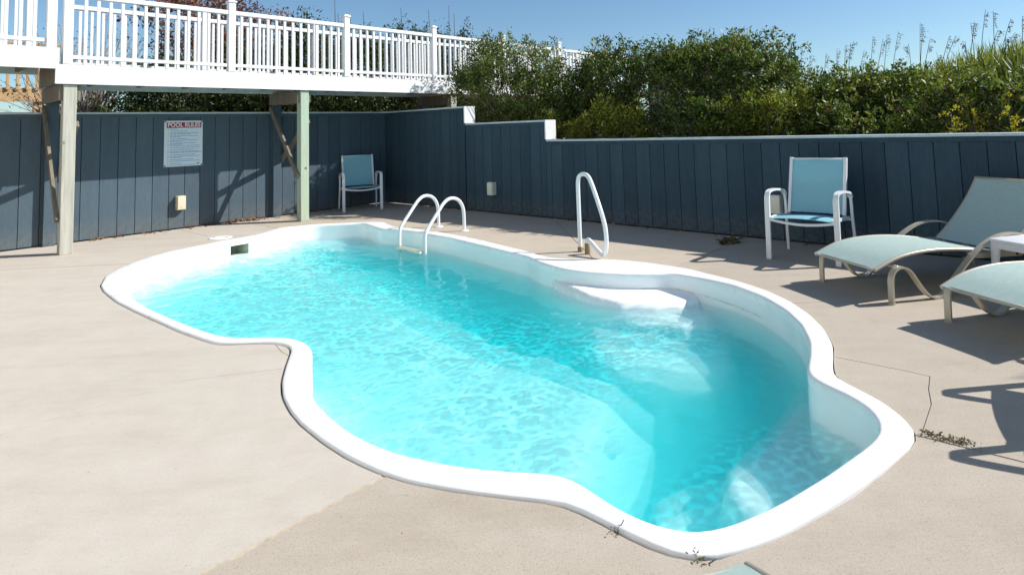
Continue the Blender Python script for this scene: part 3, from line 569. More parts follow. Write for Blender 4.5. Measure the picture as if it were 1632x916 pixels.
M_BRONZE = simple_mat('tarnished_anchor', (0.24, 0.19, 0.11), 0.6, 0.2, 25, metal=0.4)
M_BEIGE = simple_mat('champagne_aluminium', (0.47, 0.42, 0.33), 0.35, 0.03, metal=0.25)
M_TABLE = simple_mat('white_plastic_table', (0.70, 0.71, 0.73), 0.4, 0.012)
def sling_mat(name, col, trans, alt):
    m = bpy.data.materials.new(name); m.use_nodes = True; t = m.node_tree; b = t.nodes['Principled BSDF']; out = t.nodes['Material Output']
    v = coords(t); w = t.nodes.new('ShaderNodeTexWave'); w.wave_type = 'BANDS'; w.bands_direction = 'Y'; w.inputs['Scale'].default_value = 170; t.links.new(v, w.inputs['Vector'])
    w2 = t.nodes.new('ShaderNodeTexWave'); w2.bands_direction = 'X'; w2.inputs['Scale'].default_value = 170; t.links.new(v, w2.inputs['Vector'])
    f = noise_tex(t, coords(t, (4, 14, 14)), 3, 4, 0.7)
    c = ramp(t, f, [(0.3, col), (0.75, alt)])
    wm = N(t, 'ShaderNodeMath', operation='MULTIPLY'); t.links.new(w.outputs['Fac'], wm.inputs[0]); t.links.new(w2.outputs['Fac'], wm.inputs[1])
    c = mixc(t, 1.0, c, ramp(t, wm.outputs[0], [(0, (0.82, 0.84, 0.85)), (1, (1.1, 1.1, 1.1))]), 'MULTIPLY')
    t.links.new(c, b.inputs['Base Color']); b.inputs['Roughness'].default_value = 0.55
    tl = t.nodes.new('ShaderNodeBsdfTranslucent'); t.links.new(c, tl.inputs['Color'])
    mx = t.nodes.new('ShaderNodeMixShader'); mx.inputs[0].default_value = trans; t.links.new(b.outputs[0], mx.inputs[1]); t.links.new(tl.outputs[0], mx.inputs[2]); t.links.new(mx.outputs[0], out.inputs['Surface'])
    return m
M_SLINGB = sling_mat('blue_mesh_sling', (0.33, 0.66, 0.74), 0.28, (0.37, 0.70, 0.78))
M_SLINGG = sling_mat('sea_green_mesh_sling', (0.385, 0.505, 0.46), 0.05, (0.49, 0.60, 0.545))

# ------------------------------------------------------------------ fences
WROT = WALL_ROT
def fence_board_mesh(w, z0, z1):
    b = MB(); b.box((0, 0, (z0 + z1) / 2), (w, 0.02, z1 - z0), bev=0.003); return b.mesh('board')
def build_fences():
    lf = thing('board_fence', 'tall blue-grey board fence under the white deck, with the rules sign on it', 'fence', W(4.5, -0.1), 0, 'blue board fences around the pool deck')
    rf = thing('board_fence', 'blue-grey board fence stepping down in white-ended steps in front of the shrubs', 'fence', W(-0.1, 6.5), 0, 'blue board fences around the pool deck')
    lf_o, rf_o = origin_of(lf), origin_of(rf); pitch = 0.2245
    # left fence: face on v = 0
    me = fence_board_mesh(pitch - 0.007, 0.015, 1.80); s = 0.13 - pitch
    while s < 11.0:
        a, b = max(s, 0.0), s + pitch
        o = link('board', me if b - a > 0.2 else fence_board_mesh(b - a - 0.007, 0.015, 1.80), M_FENCE, lf); o.location = W((a + b) / 2, -0.01, 0) - lf_o; o.rotation_euler = (0, 0, WROT); s += pitch
    MB().box(W(5.45, -0.115, 0.9), (11.3, 0.18, 1.79), WROT).build('backing', M_FENCEDK, lf)
    MB().box(W(5.5, -0.105, 1.815), (11.44, 0.25, 0.028), WROT, 0.004).build('cap', M_CAP, lf)
    MB().box(W(5.6, 0.007, 1.774), (11.2, 0.014, 0.05), WROT, 0.002).build('trim', M_FENCE, lf)
    # right fence: face on s = 0, three heights
    segs = [(0.0, 2.45, 1.83), (2.45, 4.38, 1.525), (4.38, 15.5, 1.215)]
    k = 0; v = 0.0; cache = {}
    while v < 15.4:
        for a, b in ([(v, v + pitch)] if not any(v < q < v + pitch - 1e-3 for q in (2.45, 4.38)) else [(v, [q for q in (2.45, 4.38) if v < q < v + pitch][0]), ([q for q in (2.45, 4.38) if v < q < v + pitch][0], v + pitch)]):
            H = [h for x, y, h in segs if x - 1e-6 <= (a + b) / 2 < y][0]; key = (round(b - a, 3), H)
            if b - a < 0.02: continue
            if key not in cache: cache[key] = fence_board_mesh(b - a - 0.007, 0.012, H - 0.03)
            o = link('board', cache[key], M_FENCESHADE, rf); o.location = W(-0.01, (a + b) / 2, 0) - rf_o; o.rotation_euler = (0, 0, WROT + math.pi / 2)
        v += pitch
    for i, (a, b, H) in enumerate(segs):
        MB().box(W(-0.115, (a + b) / 2, (H - 0.03) / 2), (0.18, b - a - 0.002, H - 0.034), WROT).build('backing', M_FENCEDK, rf)
        a2 = a - 0.13 if i == 0 else a + 0.024
        MB().box(W(-0.105, (a2 + b + 0.024) / 2, H - 0.015), (0.25, b + 0.024 - a2 - (0.026 if i < 2 else 0), 0.028), WROT, 0.004).build('cap', M_CAP, rf)
        MB().box(W(0.007, (a + b) / 2 + 0.012, H - 0.056), (0.014, b - a - 0.03, 0.05), WROT, 0.002).build('trim', M_FENCESHADE, rf)
        if i < 2:
            lo = segs[i + 1][2]
            MB().box(W(-0.105, b + 0.011, (lo + H) / 2 - 0.001), (0.25, 0.022, H - lo - 0.006), WROT, 0.003).build('end_board', M_PAINTW, rf)
    for root, pts in ((lf, [(W(0.13 + pitch * (i + f), 0.0015, z), VX) for i in range(48) for f in (0.2, 0.8) for z in (0.16, 1.0, 1.62)]), (rf, [(W(0.0015, pitch * (i + f), z if z < 1.1 else [h for a, b, h in segs if a <= pitch * (i + .5) < b][0] - 0.13), -UX) for i in range(60) for f in (0.2, 0.8) for z in (0.16, 0.62, 1.1)])):
        b = MB()
        for p, d in pts: b.tube([p - d * 0.003, p + d * 0.0015], 0.0055, 6)
        b.build('nail_heads', M_NAIL, root)['kind'] = 'stuff'
    return lf, rf
fence_l, fence_r = build_fences()

# ------------------------------------------------------------------ raised deck walkway
def sbox(b, s0, s1, v0, v1, z0, z1, bev=0.004):
    return b.box(W((s0 + s1) / 2, (v0 + v1) / 2, (z0 + z1) / 2), (abs(s1 - s0), abs(v1 - v0), z1 - z0), WROT, bev)
def bar(p, q, w, h, up=Vector((0, 0, 1))):       # board from p to q, w across, h the other way
    p, q = Vector(p), Vector(q); x = (q - p); L = x.length; x.normalize(); y = up.cross(x).normalized(); z = x.cross(y)
    M = Matrix(((x.x, y.x, z.x, 0), (x.y, y.y, z.y, 0), (x.z, y.z, z.z, 0), (0, 0, 0, 1))); M.translation = (p + q) / 2
    return M, (L, w, h)
deck = thing('raised_walkway', 'raised white walkway deck on timber posts crossing above the tall fence', 'deck', W(0.5, 0.6))
def build_deck():
    sbox(MB(), -8.0, 5.585, 1.09, 1.12, 2.145, 2.395).build('fascia', M_PAINTW, deck)
    sbox(MB(), 5.55, 10.5, 1.095, 1.125, 2.335, 2.60).build('fascia', M_PAINTW, deck)
    sbox(MB(), -8.0, 5.585, 0.10, 0.13, 2.135, 2.39).build('fascia', M_CAP, deck)
    sbox(MB(), 5.60, 10.5, 0.10, 0.13, 2.335, 2.59).build('fascia', M_CAP, deck)
    sbox(MB(), 5.555, 5.583, 0.135, 1.088, 2.15, 2.58).build('riser', M_BEAM, deck)
    for k in range(7):
        v = 0.135 + k * 0.1365; sbox(MB(), -8.0, 5.55, v, v + 0.13, 2.375, 2.402).build('deck_board', M_BEAM, deck)
        sbox(MB(), 5.59, 10.5, v, v + 0.13, 2.57, 2.597).build('deck_board', M_BEAM, deck)
    for k in range(22):
        s = -7.8 + k * 0.61; sbox(MB(), s, s + 0.04, 0.135, 1.088, 2.19, 2.372).build('joist', M_BEAM, deck)
    for k in range(8):
        s = 5.8 + k * 0.61; sbox(MB(), s, s + 0.04, 0.135, 1.09, 2.36, 2.567).build('joist', M_BEAM, deck)
    for i, s in enumerate((5.42, 2.28, -0.9, -4.1, 8.6)):
        m = M_POSTG if i == 1 else M_POST; top = 2.14 if s < 6 else 2.33
        p = sbox(MB(), s - 0.07, s + 0.07, 0.945, 1.085, 0.0, top, 0.008).build('support_post', m, deck)
        if i == 1: p['label'] = 'support post of green treated timber with a dark knot'
        if i == 1: MB().tube([W(s - 0.012, 1.084, 0.86), W(s - 0.012, 1.0875, 0.86)], [0.026, 0.020], 10).build('knot', M_BRONZE, p)
        sbox(MB(), s - 0.07, s + 0.07, 0.005, 0.098, 0.0, top - 0.16, 0.006).build('back_post', M_FENCE, deck)
        sbox(MB(), s + 0.072, s + 0.112, 0.02, 1.05, top - 0.20, top - 0.006).build('cross_beam', M_BEAM, deck)
        sbox(MB(), s - 0.112, s - 0.072, 0.02, 1.05, top - 0.20, top - 0.006).build('cross_beam', M_BEAM, deck)
        d = UX * 0.02
        M, sz = bar(W(s + 0.092, 0.02, top - 0.24), W(s + 0.092, 1.03, 0.72 if i else 0.42), 0.036, 0.085, UX.cross(Vector((0, 0, 1)))); 
        # narrow face up: board stands on edge
        MB().box(None, (sz[0], 0.085, 0.036), M=bar(W(s + 0.092, 0.02, top - 0.24), W(s + 0.092, 1.03, 0.72 if i else 0.42), 0.036, 0.085, UX)[0], bev=0.003).build('brace', M_BEAM, deck)
        MB().box(None, (1, 1, 1), M=bar(W(s - 0.092, 1.03, top - 0.50), W(s - 0.092, 0.02, 0.95), 0.036, 0.085, UX)[0] @ Matrix.Diagonal((( Vector(W(s, 1.03, top - 0.50)) - Vector(W(s, 0.02, 0.95))).length, 0.085, 0.036, 1))).build('brace', M_BEAM, deck)
build_deck()
def railing(label, v, base, s_posts, s_end, first_s, dz=0.0, both=True):
    r = thing('deck_railing', label, 'railing', W(s_posts[0], v, base), 0, 'white railings of the raised walkway'); ro = origin_of(r)
    zt, zb = base + 0.935, base + 0.118
    pm = MB().box((0, 0, 0.53), (0.10, 0.10, 1.06), bev=0.004).mesh('post'); cm = MB().box((0, 0, 1.075), (0.125, 0.125, 0.028), bev=0.004).box((0, 0, 1.096), (0.08, 0.08, 0.018), bev=0.004).mesh('post_cap')
    bmesh_ = MB().box((0, 0, 0.44), (0.036, 0.036, 0.88), bev=0.003).mesh('baluster')
    for s in s_posts:
        p = link('post', pm, M_WHITE, r); p.location = W(s, v, base) - ro; p.rotation_euler = (0, 0, WROT)
        c = link('post_cap', cm, M_WHITE, p)
    ends = sorted(s_posts + [s_end])
    for a, b in zip(ends[:-1], ends[1:]):
        e0 = 0.052 if a in s_posts else 0; e1 = 0.052 if b in s_posts else 0
        sbox(MB(), a + e0, b - e1, v - 0.04, v + 0.04, zt - 0.06, zt).build('top_rail', M_WHITE, r)
        sbox(MB(), a + e0, b - e1, v - 0.024, v + 0.03, zb - 0.048, zb).build('bottom_rail', M_WHITE, r)
        n = int((b - a) / 0.1365); off = (b - a - n * 0.1365) / 2
        for k in range(1, n + (1 if off > 0.05 else 0)):
            s = a + off + k * 0.1365 if off <= 0.05 else a + off + (k - 0.5) * 0.1365 + 0.0
            if s - a < 0.09 or b - s < 0.09: continue
            o = link('baluster', bmesh_, M_WHITE, r); o.location = W(s, v + 0.005, base) - ro; o.rotation_euler = (0, 0, WROT)
    return r
railing('nearer white railing along the front edge of the raised walkway', 1.065, 2.402, [5.46, 3.45, 1.51, -0.42, -2.35, -4.28, -6.2], -7.9, 0)
railing('farther white railing seen through the front railing of the raised walkway', 0.17, 2.402, [5.3, 3.51, 1.62, -0.32, -2.25, -4.18, -6.1], -7.9, 0)
railing('white railing of the higher deck landing at the far upper left', 1.07, 2.60, [5.63, 7.6, 9.55], 10.4, 0)
railing('farther white railing behind the one on the higher deck landing', 0.17, 2.597, [5.7, 7.65, 9.6], 10.4, 0)

# ------------------------------------------------------------------ sign, outlet boxes
def wallM(s, v, z):                       # on the left fence: x right, y up, z out of the fence
    M = Matrix(((UX.x, 0, VX.x, 0), (UX.y, 0, VX.y, 0), (0, 1, 0, 0), (0, 0, 0, 1))); M.translation = W(s, v, z); return M
def build_sign():
    r = thing('pool_rules_sign', 'white pool rules sign with a red heading screwed to the blue fence', 'sign', (0, 0, 0))
    r.matrix_world = wallM(3.746, 0.0, 1.332); r.location = W(3.746, 0.0, 1.332); r.rotation_euler = wallM(0, 0, 0).to_euler()
    L = lambda b, n, m: b.build(n, m, r, local=True)
    p = L(MB().box((0, 0, 0.010), (0.555, 0.72, 0.008), bev=0.002), 'panel', M_SIGN)
    L(MB().box((0.004, 0.290, 0.0147), (0.50, 0.088, 0.0016)), 'heading', M_RED)
    cu = bpy.data.curves.new('heading_text', 'FONT'); cu.body = 'POOL RULES'; cu.align_x = 'CENTER'; cu.align_y = 'CENTER'; cu.size = 0.092; cu.offset = 0.0028; cu.extrude = 0.0006; cu.space_character = 1.03
    tmp = bpy.data.objects.new('heading_text', cu); COL.objects.link(tmp); dg = bpy.context.evaluated_depsgraph_get(); tme = bpy.data.meshes.new_from_object(tmp.evaluated_get(dg)); bpy.data.objects.remove(tmp)
    tx = link('heading_text', tme, None, r); tme.materials.clear(); tme.materials.append(M_SIGN); tx.location = (0.004, 0.291, 0.0163); tx.scale = (0.88, 1, 1); tx['kind'] = 'stuff'
    r2 = random.Random(4); b = MB(); nb = MB()
    rows = [(.30, .10), (.27, .24), (.24, .40), (.225, .29), (.195, .40), (.18, .14), (.15, .24), (.125, .40), (.108, .16), (.08, .37), (.064, .17), (.04, .43), (.01, .42), (-.022, .34), (-.05, .42), (-.066, .46), (-.10, .36), (-.125, .42), (-.142, .17), (-.175, .33), (-.20, .42), (-.235, .17), (-.262, .42)]
    for i, (y, wd) in enumerate(rows):
        y -= 0.075; x = -0.195
        while x < -0.195 + wd:
            ww = r2.uniform(0.012, 0.045); ww = min(ww, -0.195 + wd - x + 0.004); b.box((x + ww / 2, y, 0.0146), (ww, 0.0085, 0.0012)); x += ww + 0.006
        if i % 2 == 0 or i > 10: nb.box((-0.222, y, 0.0146), (0.016, 0.009, 0.0012))
    L(b, 'rule_lines', M_SIGNTXT)['kind'] = 'stuff'; L(nb, 'rule_numbers', M_SIGNNO)['kind'] = 'stuff'
    L(MB().box((0.215, -0.318, 0.0146), (0.035, 0.016, 0.0012)), 'maker_mark', M_SIGNTXT)
    for x in (-0.262, 0.262):
        for y in (-0.345, 0.345): L(MB().tube([(x, y, 0.012), (x, y, 0.019)], 0.011, 10), 'screw', M_SCREW)
build_sign()
def outlet(label, loc, rz, m1, m2):
    r = thing('outlet_box', label, 'outlet box', loc, rz, 'weatherproof outlet boxes on the fences'); B = lambda b, n, m, p=None: b.build(n, m, p or r, local=True)
    bd = B(MB().box((0, 0.045, 0), (0.125, 0.09, 0.215), bev=0.008), 'housing', m1)
    c = B(MB().box((0.0, 0.099, 0.0), (0.115, 0.016, 0.20), bev=0.006), 'cover', m2)
    B(MB().tube([(-0.05, 0.094, 0.105), (0.05, 0.094, 0.105)], 0.006, 8), 'hinge', m1, c)
    B(MB().box((0.0, 0.1085, -0.06), (0.03, 0.004, 0.02), bev=0.001), 'latch', m1, c)
outlet('cream outlet box low on the sunlit fence below the rules sign', W(3.79, 0.0, 0.405), WROT + math.pi, M_BOX, M_BOX)
outlet('beige outlet box on the shaded fence between the ladder and the hand rail', W(0.0, 3.17, 0.405), WROT + math.pi / 2, M_BOX2, M_BOX2)
outlet('beige outlet box half hidden behind the blue armchair beside the loungers', W(0.0, 8.03, 0.42), WROT + math.pi / 2, M_BOX2, M_BOX2)
for o in [x for x in bpy.data.objects if x.name.startswith('outlet_box')]:
    pass

# ------------------------------------------------------------------ ladder, hand rail, skimmer lid
def bend(pts, n=6): return catmull(pts, n)
def build_ladder():
    r = thing('pool_ladder', 'white two-rail pool ladder hooked over the far edge of the pool', 'ladder', (-1.55, 8.75, 0))
    for f, w in (((-1.255, 8.783), (-0.60, -0.80)), ((-1.695, 9.227), (-0.60, -0.80))):
        prof = [(0, 0), (0.0, 0.12), (0.004, 0.25), (0.03, 0.35), (0.10, 0.435), (0.20, 0.473), (0.30, 0.468), (0.39, 0.418), (0.46, 0.35), (0.56, 0.245), (0.65, 0.152), (0.705, 0.08), (0.722, 0.0), (0.724, -0.15), (0.724, -0.45), (0.724, -0.85)]
        P = [Vector((f[0] + w[0] * l, f[1] + w[1] * l, z)) for l, z in prof]
        MB().tube(bend(P, 5), 0.0235, 14).build('rail', M_TUBE, r, smooth=True, auto=50)
        MB().tube([(f[0], f[1], 0.0), (f[0], f[1], 0.012), (f[0], f[1], 0.020)], [0.066, 0.064, 0.034], 20).build('flange', M_TUBE, r, smooth=True, auto=40)
    a = Vector((-1.255 - 0.6 * 0.724, 8.783 - 0.8 * 0.724, 0)); b = Vector((-1.695 - 0.6 * 0.724, 9.227 - 0.8 * 0.724, 0))
    for z in (-0.165, -0.42, -0.67):
        c = (a + b) / 2 + Vector((-0.02, -0.03, z)); d = (b - a).normalized(); L = (b - a).length - 0.03
        bm_ = MB().box(c, (L, 0.09, 0.028), math.atan2(d.y, d.x), 0.006)
        for k in range(3): bm_.box(c + Vector((0.6, 0.8, 0)) * (-0.028 + 0.028 * k) * -1 + Vector((0, 0, 0.0165)), (L * 0.92, 0.008, 0.005), math.atan2(d.y, d.x))
        bm_.build('step', M_STEP, r)
build_ladder()
def build_handrail():
    f1 = Vector((0.288, 7.088, 0)); w = Vector((0.45, -0.893, 0))
    r = thing('hand_rail', 'white figure-four hand rail standing at the pool entry steps', 'hand rail', f1)
    prof = [(0, 0.0), (-0.002, 0.2), (-0.004, 0.45), (-0.006, 0.68), (-0.002, 0.78), (0.03, 0.842), (0.10, 0.868), (0.19, 0.866), (0.245, 0.84), (0.29, 0.79), (0.366, 0.68), (0.471, 0.508), (0.535, 0.385), (0.560, 0.30), (0.567, 0.20), (0.552, 0.11), (0.520, 0.058), (0.475, 0.048), (0.43, 0.062), (0.33, 0.105), (0.225, 0.152), (0.176, 0.155), (0.162, 0.12), (0.162, 0.0)]
    P = [f1 + w * l + Vector((0, 0, z)) for l, z in prof]
    MB().tube(bend(P, 5), 0.0235, 14).build('rail', M_TUBE, r, smooth=True, auto=50)
    for l, hgt in ((0, 0.05), (0.162, 0.115)):
        p = f1 + w * l; MB().tube([p, p + Vector((0, 0, hgt)), p + Vector((0, 0, hgt + 0.006))], [0.031, 0.030, 0.026], 14).build('anchor_sleeve', M_BRONZE, r, smooth=True, auto=40)
build_handrail()
ld = thing('skimmer_lid', 'round white skimmer lid set in the deck behind the pool opening', 'lid', (-4.69, 8.83, 0))
MB().tube([(0, 0, -0.01), (0, 0, 0.008), (0, 0, 0.010)], [0.15, 0.148, 0.142], 32).build('disc', M_GEL, ld, local=True)
MB().tube([(0.09, 0, 0.0105), (0.09, 0, 0.0118)], 0.016, 12).tube([(-0.09, 0, 0.0105), (-0.09, 0, 0.0118)], 0.016, 12).build('finger_hole', M_PLASTIC_DK, ld, local=True)
def build_drain(x, y):
    h = float(floor_height(np.array([x]), np.array([y]), np.array([1.0]))[0]); d = MB().tube([(x, y, h), (x, y, h + 0.012), (x, y, h + 0.02)], [0.10, 0.10, 0.075], 20).build('main_drain', M_GEL, pool)
build_drain(-0.62, 4.55); build_drain(0.30, 4.05)

# ------------------------------------------------------------------ armchairs
def sling(rows, hw, thick=0.005, n=9, sag=0.0):      # rows of (y, z) along the length, half width hw
    vs = []; fs = []; m = len(rows)
    for side in (0, 1):
        for i, (y, z) in enumerate(rows):
            y0, z0 = rows[max(i - 1, 0)]; y1, z1 = rows[min(i + 1, m - 1)]; t = Vector((y1 - y0, z1 - z0)).normalized(); nn = Vector((-t.y, t.x))
            e = 0.0 if i in (0, m - 1) else 1.0
            for k in range(n):
                x = -hw + 2 * hw * k / (n - 1); s = sag * (1 - (x / hw) ** 2); o = -thick * side - s
                vs.append((x, y + nn.x * o, z + nn.y * o))
    N0 = m * n
    for i in range(m - 1):
        for k in range(n - 1):
            a = i * n + k; fs.append((a, a + 1, a + n + 1, a + n)); b = N0 + a; fs.append((b + n, b + n + 1, b + 1, b))
    for i in range(m - 1):
        a, b = i * n, i * n + n - 1; fs.append((a + n, N0 + a + n, N0 + a, a)); fs.append((b, N0 + b, N0 + b + n, b + n))
    for k in range(n - 1):
        a = k; fs.append((a + 1, a, N0 + a, N0 + a + 1)); a = (m - 1) * n + k; fs.append((a, a + 1, N0 + a + 1, N0 + a))
    return MB().add(vs, fs)
def make_armchair(label, loc, rz):
    r = thing('patio_armchair', label, 'armchair', loc, rz, 'white framed armchairs with blue mesh slings')
    B = lambda b, n, m, p=None, **k: b.build(n, m, p or r, local=True, **k)
    X = Vector((1, 0, 0))
    for sx in (-1, 1):
        x = sx * 0.335
        B(MB().strap([(x, 0.275, 0), (x, 0.265, 0.2), (x, 0.258, 0.42), (x, 0.25, 0.60), (x, 0.243, 0.63)], X, 0.05, 0.03), 'front_leg', M_TUBE)
        B(MB().strap(bend([(x, 0.243, 0.628), (x, 0.225, 0.658), (x, 0.17, 0.676), (x, 0.05, 0.678), (x, -0.09, 0.664), (x, -0.20, 0.640), (x, -0.25, 0.60)], 4), X, 0.048, 0.022), 'armrest', M_TUBE, smooth=True, auto=40)
        B(MB().strap(bend([(x, -0.25, 0.602), (x, -0.265, 0.52), (x, -0.27, 0.40), (x * 1.02, -0.29, 0.18), (x * 1.03, -0.31, 0)], 4), X, 0.026, 0.026), 'rear_leg', M_TUBE, smooth=True, auto=40)
        xb = sx * 0.277
        B(MB().strap(bend([(xb, -0.20, 0.41), (xb, -0.235, 0.50), (xb, -0.29, 0.70), (xb, -0.345, 0.88), (xb, -0.375, 0.99)], 4), X, 0.032, 0.036), 'back_upright', M_TUBE, smooth=True, auto=40)
        B(MB().strap(bend([(sx * 0.30, 0.27, 0.402), (sx * 0.30, 0.15, 0.412), (sx * 0.30, -0.05, 0.398), (sx * 0.30, -0.26, 0.385)], 4), X, 0.03, 0.034), 'seat_rail', M_TUBE, smooth=True, auto=40)
        B(MB().box((sx * 0.335, 0.268, 0.003), (0.054, 0.034, 0.008), bev=0.002), 'foot_cap', M_PLASTIC_DK)
    B(MB().tube(bend([(-0.33, 0.255, 0.395), (-0.17, 0.262, 0.372), (0, 0.265, 0.362), (0.17, 0.262, 0.372), (0.33, 0.255, 0.395)], 4), 0.015, 10), 'front_crossbar', M_TUBE, smooth=True)
    B(MB().tube([(-0.33, -0.262, 0.37), (0.33, -0.262, 0.37)], 0.013, 8), 'rear_crossbar', M_TUBE, smooth=True)
    B(MB().tube([(-0.277, -0.372, 0.975), (0.277, -0.372, 0.975)], 0.011, 8), 'top_bar', M_TUBE, smooth=True)
    rows = [(0.275, 0.404), (0.22, 0.416), (0.13, 0.413), (0.03, 0.402), (-0.08, 0.392), (-0.19, 0.386)]
    B(sling(rows, 0.292, sag=0.016), 'seat', M_SLINGB, smooth=True, auto=40)
    rows = [(-0.195, 0.425), (-0.235, 0.52), (-0.275, 0.66), (-0.315, 0.80), (-0.350, 0.90), (-0.378, 0.985)]
    B(sling(rows[::-1], 0.262, sag=-0.012), 'backrest', M_SLINGB, smooth=True, auto=40)
    return r
chair0 = make_armchair('blue armchair standing in the shaded fence corner near the ladder', (-3.60, 11.70, 0), math.radians(-154))
def place_copy(src, label, loc, rz):
    c = copy_tree(src); c['label'] = label; c.location = loc; c.rotation_euler = (0, 0, rz); return c
place_copy(chair0, 'blue armchair against the low fence, beside the loungers', (2.62, 6.43, 0), math.radians(139.5))
place_copy(chair0, 'armchair outside the frame whose shadow with two arm loops lies on the concrete', (2.80, 2.92, 0), math.radians(60))

# ------------------------------------------------------------------ loungers
def make_lounger(label, loc, rz):
    r = thing('sun_lounger', label, 'sun lounger', loc, rz, 'beige framed loungers with sea green slings')
    B = lambda b, n, m, p=None, **k: b.build(n, m, p or r, local=True, **k)
    Y = Vector((0, 1, 0))
    def xs(rows): return rows
    seat = [(-0.09, 0.256), (-0.02, 0.282), (0.10, 0.322), (0.25, 0.348), (0.42, 0.358), (0.58, 0.355), (0.74, 0.343), (0.90, 0.322), (1.05, 0.298), (1.20, 0.278)]
    back = [(1.225, 0.285), (1.31, 0.345), (1.42, 0.430), (1.53, 0.530), (1.63, 0.635), (1.71, 0.735), (1.765, 0.815)]
    for sy in (-1, 1):
        y = sy * 0.372
        pts = [(0.0, 0.0), (0.003, 0.10), (0.008, 0.185), (0.03, 0.235), (0.08, 0.262), (0.14, 0.256), (0.19, 0.222), (0.24, 0.155), (0.29, 0.09), (0.35, 0.032), (0.42, 0.008), (0.49, 0.025), (0.61, 0.126), (0.72, 0.222), (0.82, 0.30), (0.95, 0.372), (1.08, 0.418), (1.22, 0.432), (1.36, 0.415), (1.48, 0.36), (1.58, 0.25), (1.65, 0.12), (1.69, 0.0)]
        B(MB().strap(bend([(x, y, z) for x, z in pts], 4), Y, 0.05, 0.014), 'side_bar', M_BEIGE, smooth=True, auto=45)
        ye = sy * 0.325
        B(MB().tube(bend([(x, ye, z - 0.006) for x, z in seat], 3), 0.015, 10), 'seat_tube', M_BEIGE, smooth=True, auto=45)
        B(MB().tube(bend([(x, ye, z - 0.006) for x, z in back], 3), 0.014, 10), 'back_tube', M_BEIGE, smooth=True, auto=45)
        rl = B(MB().strap([(0.80, sy * 0.352, 0.285), (1.36, sy * 0.352, 0.262)], Y, 0.012, 0.042), 'adjuster_bar', M_BEIGE)
        B(MB().tube([(1.30, sy * 0.352 - 0.012, 0.266), (1.30, sy * 0.352 + 0.012, 0.266)], 0.014, 10), 'pivot_bolt', M_SCREW, rl)
        B(MB().tube([(0.0, y, -0.001), (0.0, y, 0.012)], 0.027, 10), 'foot_cap', M_BEIGE)
    for x, z in ((-0.075, 0.252), (0.09, 0.262), (0.95, 0.29), (1.19, 0.26)): B(MB().tube([(x, -0.36 if x == 0.09 else -0.32, z), (x, 0.36 if x == 0.09 else 0.32, z)], 0.013, 8), 'cross_tube', M_BEIGE, smooth=True)
    B(MB().tube([(1.76, -0.325, 0.805), (1.76, 0.325, 0.805)], 0.013, 8), 'cross_tube', M_BEIGE, smooth=True)
    def slingx(rows, hw, sag):
        b = sling(rows, hw, sag=sag); b.v = [(y, -x, z) for x, y, z in b.v]; return b
    dense = lambda rows: [(p.x, p.z) for p in bend([(x, 0, z) for x, z in rows], 3)]
    B(slingx(dense(seat)[::-1], 0.318, -0.008), 'seat', M_SLINGG, smooth=True, auto=40)
    B(slingx(dense(back)[::-1], 0.318, -0.006), 'backrest', M_SLINGG, smooth=True, auto=40)
    return r
LROT = math.atan2(0.2798, 0.9600)
lmid = lambda x, y: (x + 0.2798 * 0.3695, y - 0.9600 * 0.3695, 0)
lounger0 = make_lounger('sea green sun lounger nearest the blue armchair, its raised back before the fence', lmid(2.303, 5.467), LROT)
place_copy(lounger0, 'sea green sun lounger cut by the right edge, in front of the side table', lmid(2.66, 4.32), LROT)
place_copy(lounger0, 'sea green lounger of which only the foot corner shows at the bottom edge', (0.173, 1.536, 0.0), math.atan2(-0.98, 0.20))
# ------------------------------------------------------------------ side table
tb = thing('side_table', 'low white plastic side table between the two loungers', 'side table', (3.71, 4.87, 0), LROT)
def T(b, n, m, **k): return b.build(n, m, tb, local=True, **k)
T(MB().box((0, 0, 0.405), (0.42, 0.42, 0.026), bev=0.011), 'tabletop', M_TABLE, smooth=True, auto=35)
for k, (cx_, cy_, sx_, sy_) in enumerate(((0, 0.187, 0.32, 0.018), (0, -0.187, 0.32, 0.018), (0.187, 0, 0.018, 0.32), (-0.187, 0, 0.018, 0.32))):
    T(MB().box((cx_, cy_, 0.367), (sx_, sy_, 0.055), bev=0.004), 'apron', M_TABLE)
for sx in (-1, 1):
    for sy in (-1, 1):
        T(MB().tube([(sx * 0.195, sy * 0.195, 0), (sx * 0.188, sy * 0.188, 0.2), (sx * 0.178, sy * 0.178, 0.37), (sx * 0.173, sy * 0.173, 0.395)], [0.020, 0.026, 0.036, 0.040], 10), 'leg', M_TABLE, smooth=True, auto=45)

# ------------------------------------------------------------------ terrain
M_SAND = simple_mat('dune_sand', (0.36, 0.30, 0.21), 0.95, 0.12, 3, 0.4, 40)
def terrain_z(x, y):
    dx = x - CORNER.x; dy = y - CORNER.y
    a = dx * UX.x + dy * UX.y; v = dx * VX.x + dy * VX.y          # a: metres behind the right fence, v < 0: behind the left fence
    top = 1.05 + 0.55 * sstep(5.5, 7.5, v) + 0.45 * sstep(8.0, 10.5, v)
    z = -0.08 + (0.45 * sstep(0.1, 0.8, a) + (top - 0.45) * sstep(0.6, 4.0, a)) * sstep(0.8, 3.0, v) - 0.9 * sstep(5.5, 11.0, a) * sstep(0.8, 3.0, v)
    z = z + 0.55 * sstep(0.2, 2.5, -v) * sstep(-6.0, -1.5, a)
    far = np.hypot(x, y - 5); z = z * (1 - sstep(25, 45, far)) - 0.5 * sstep(25, 60, far)
    return z
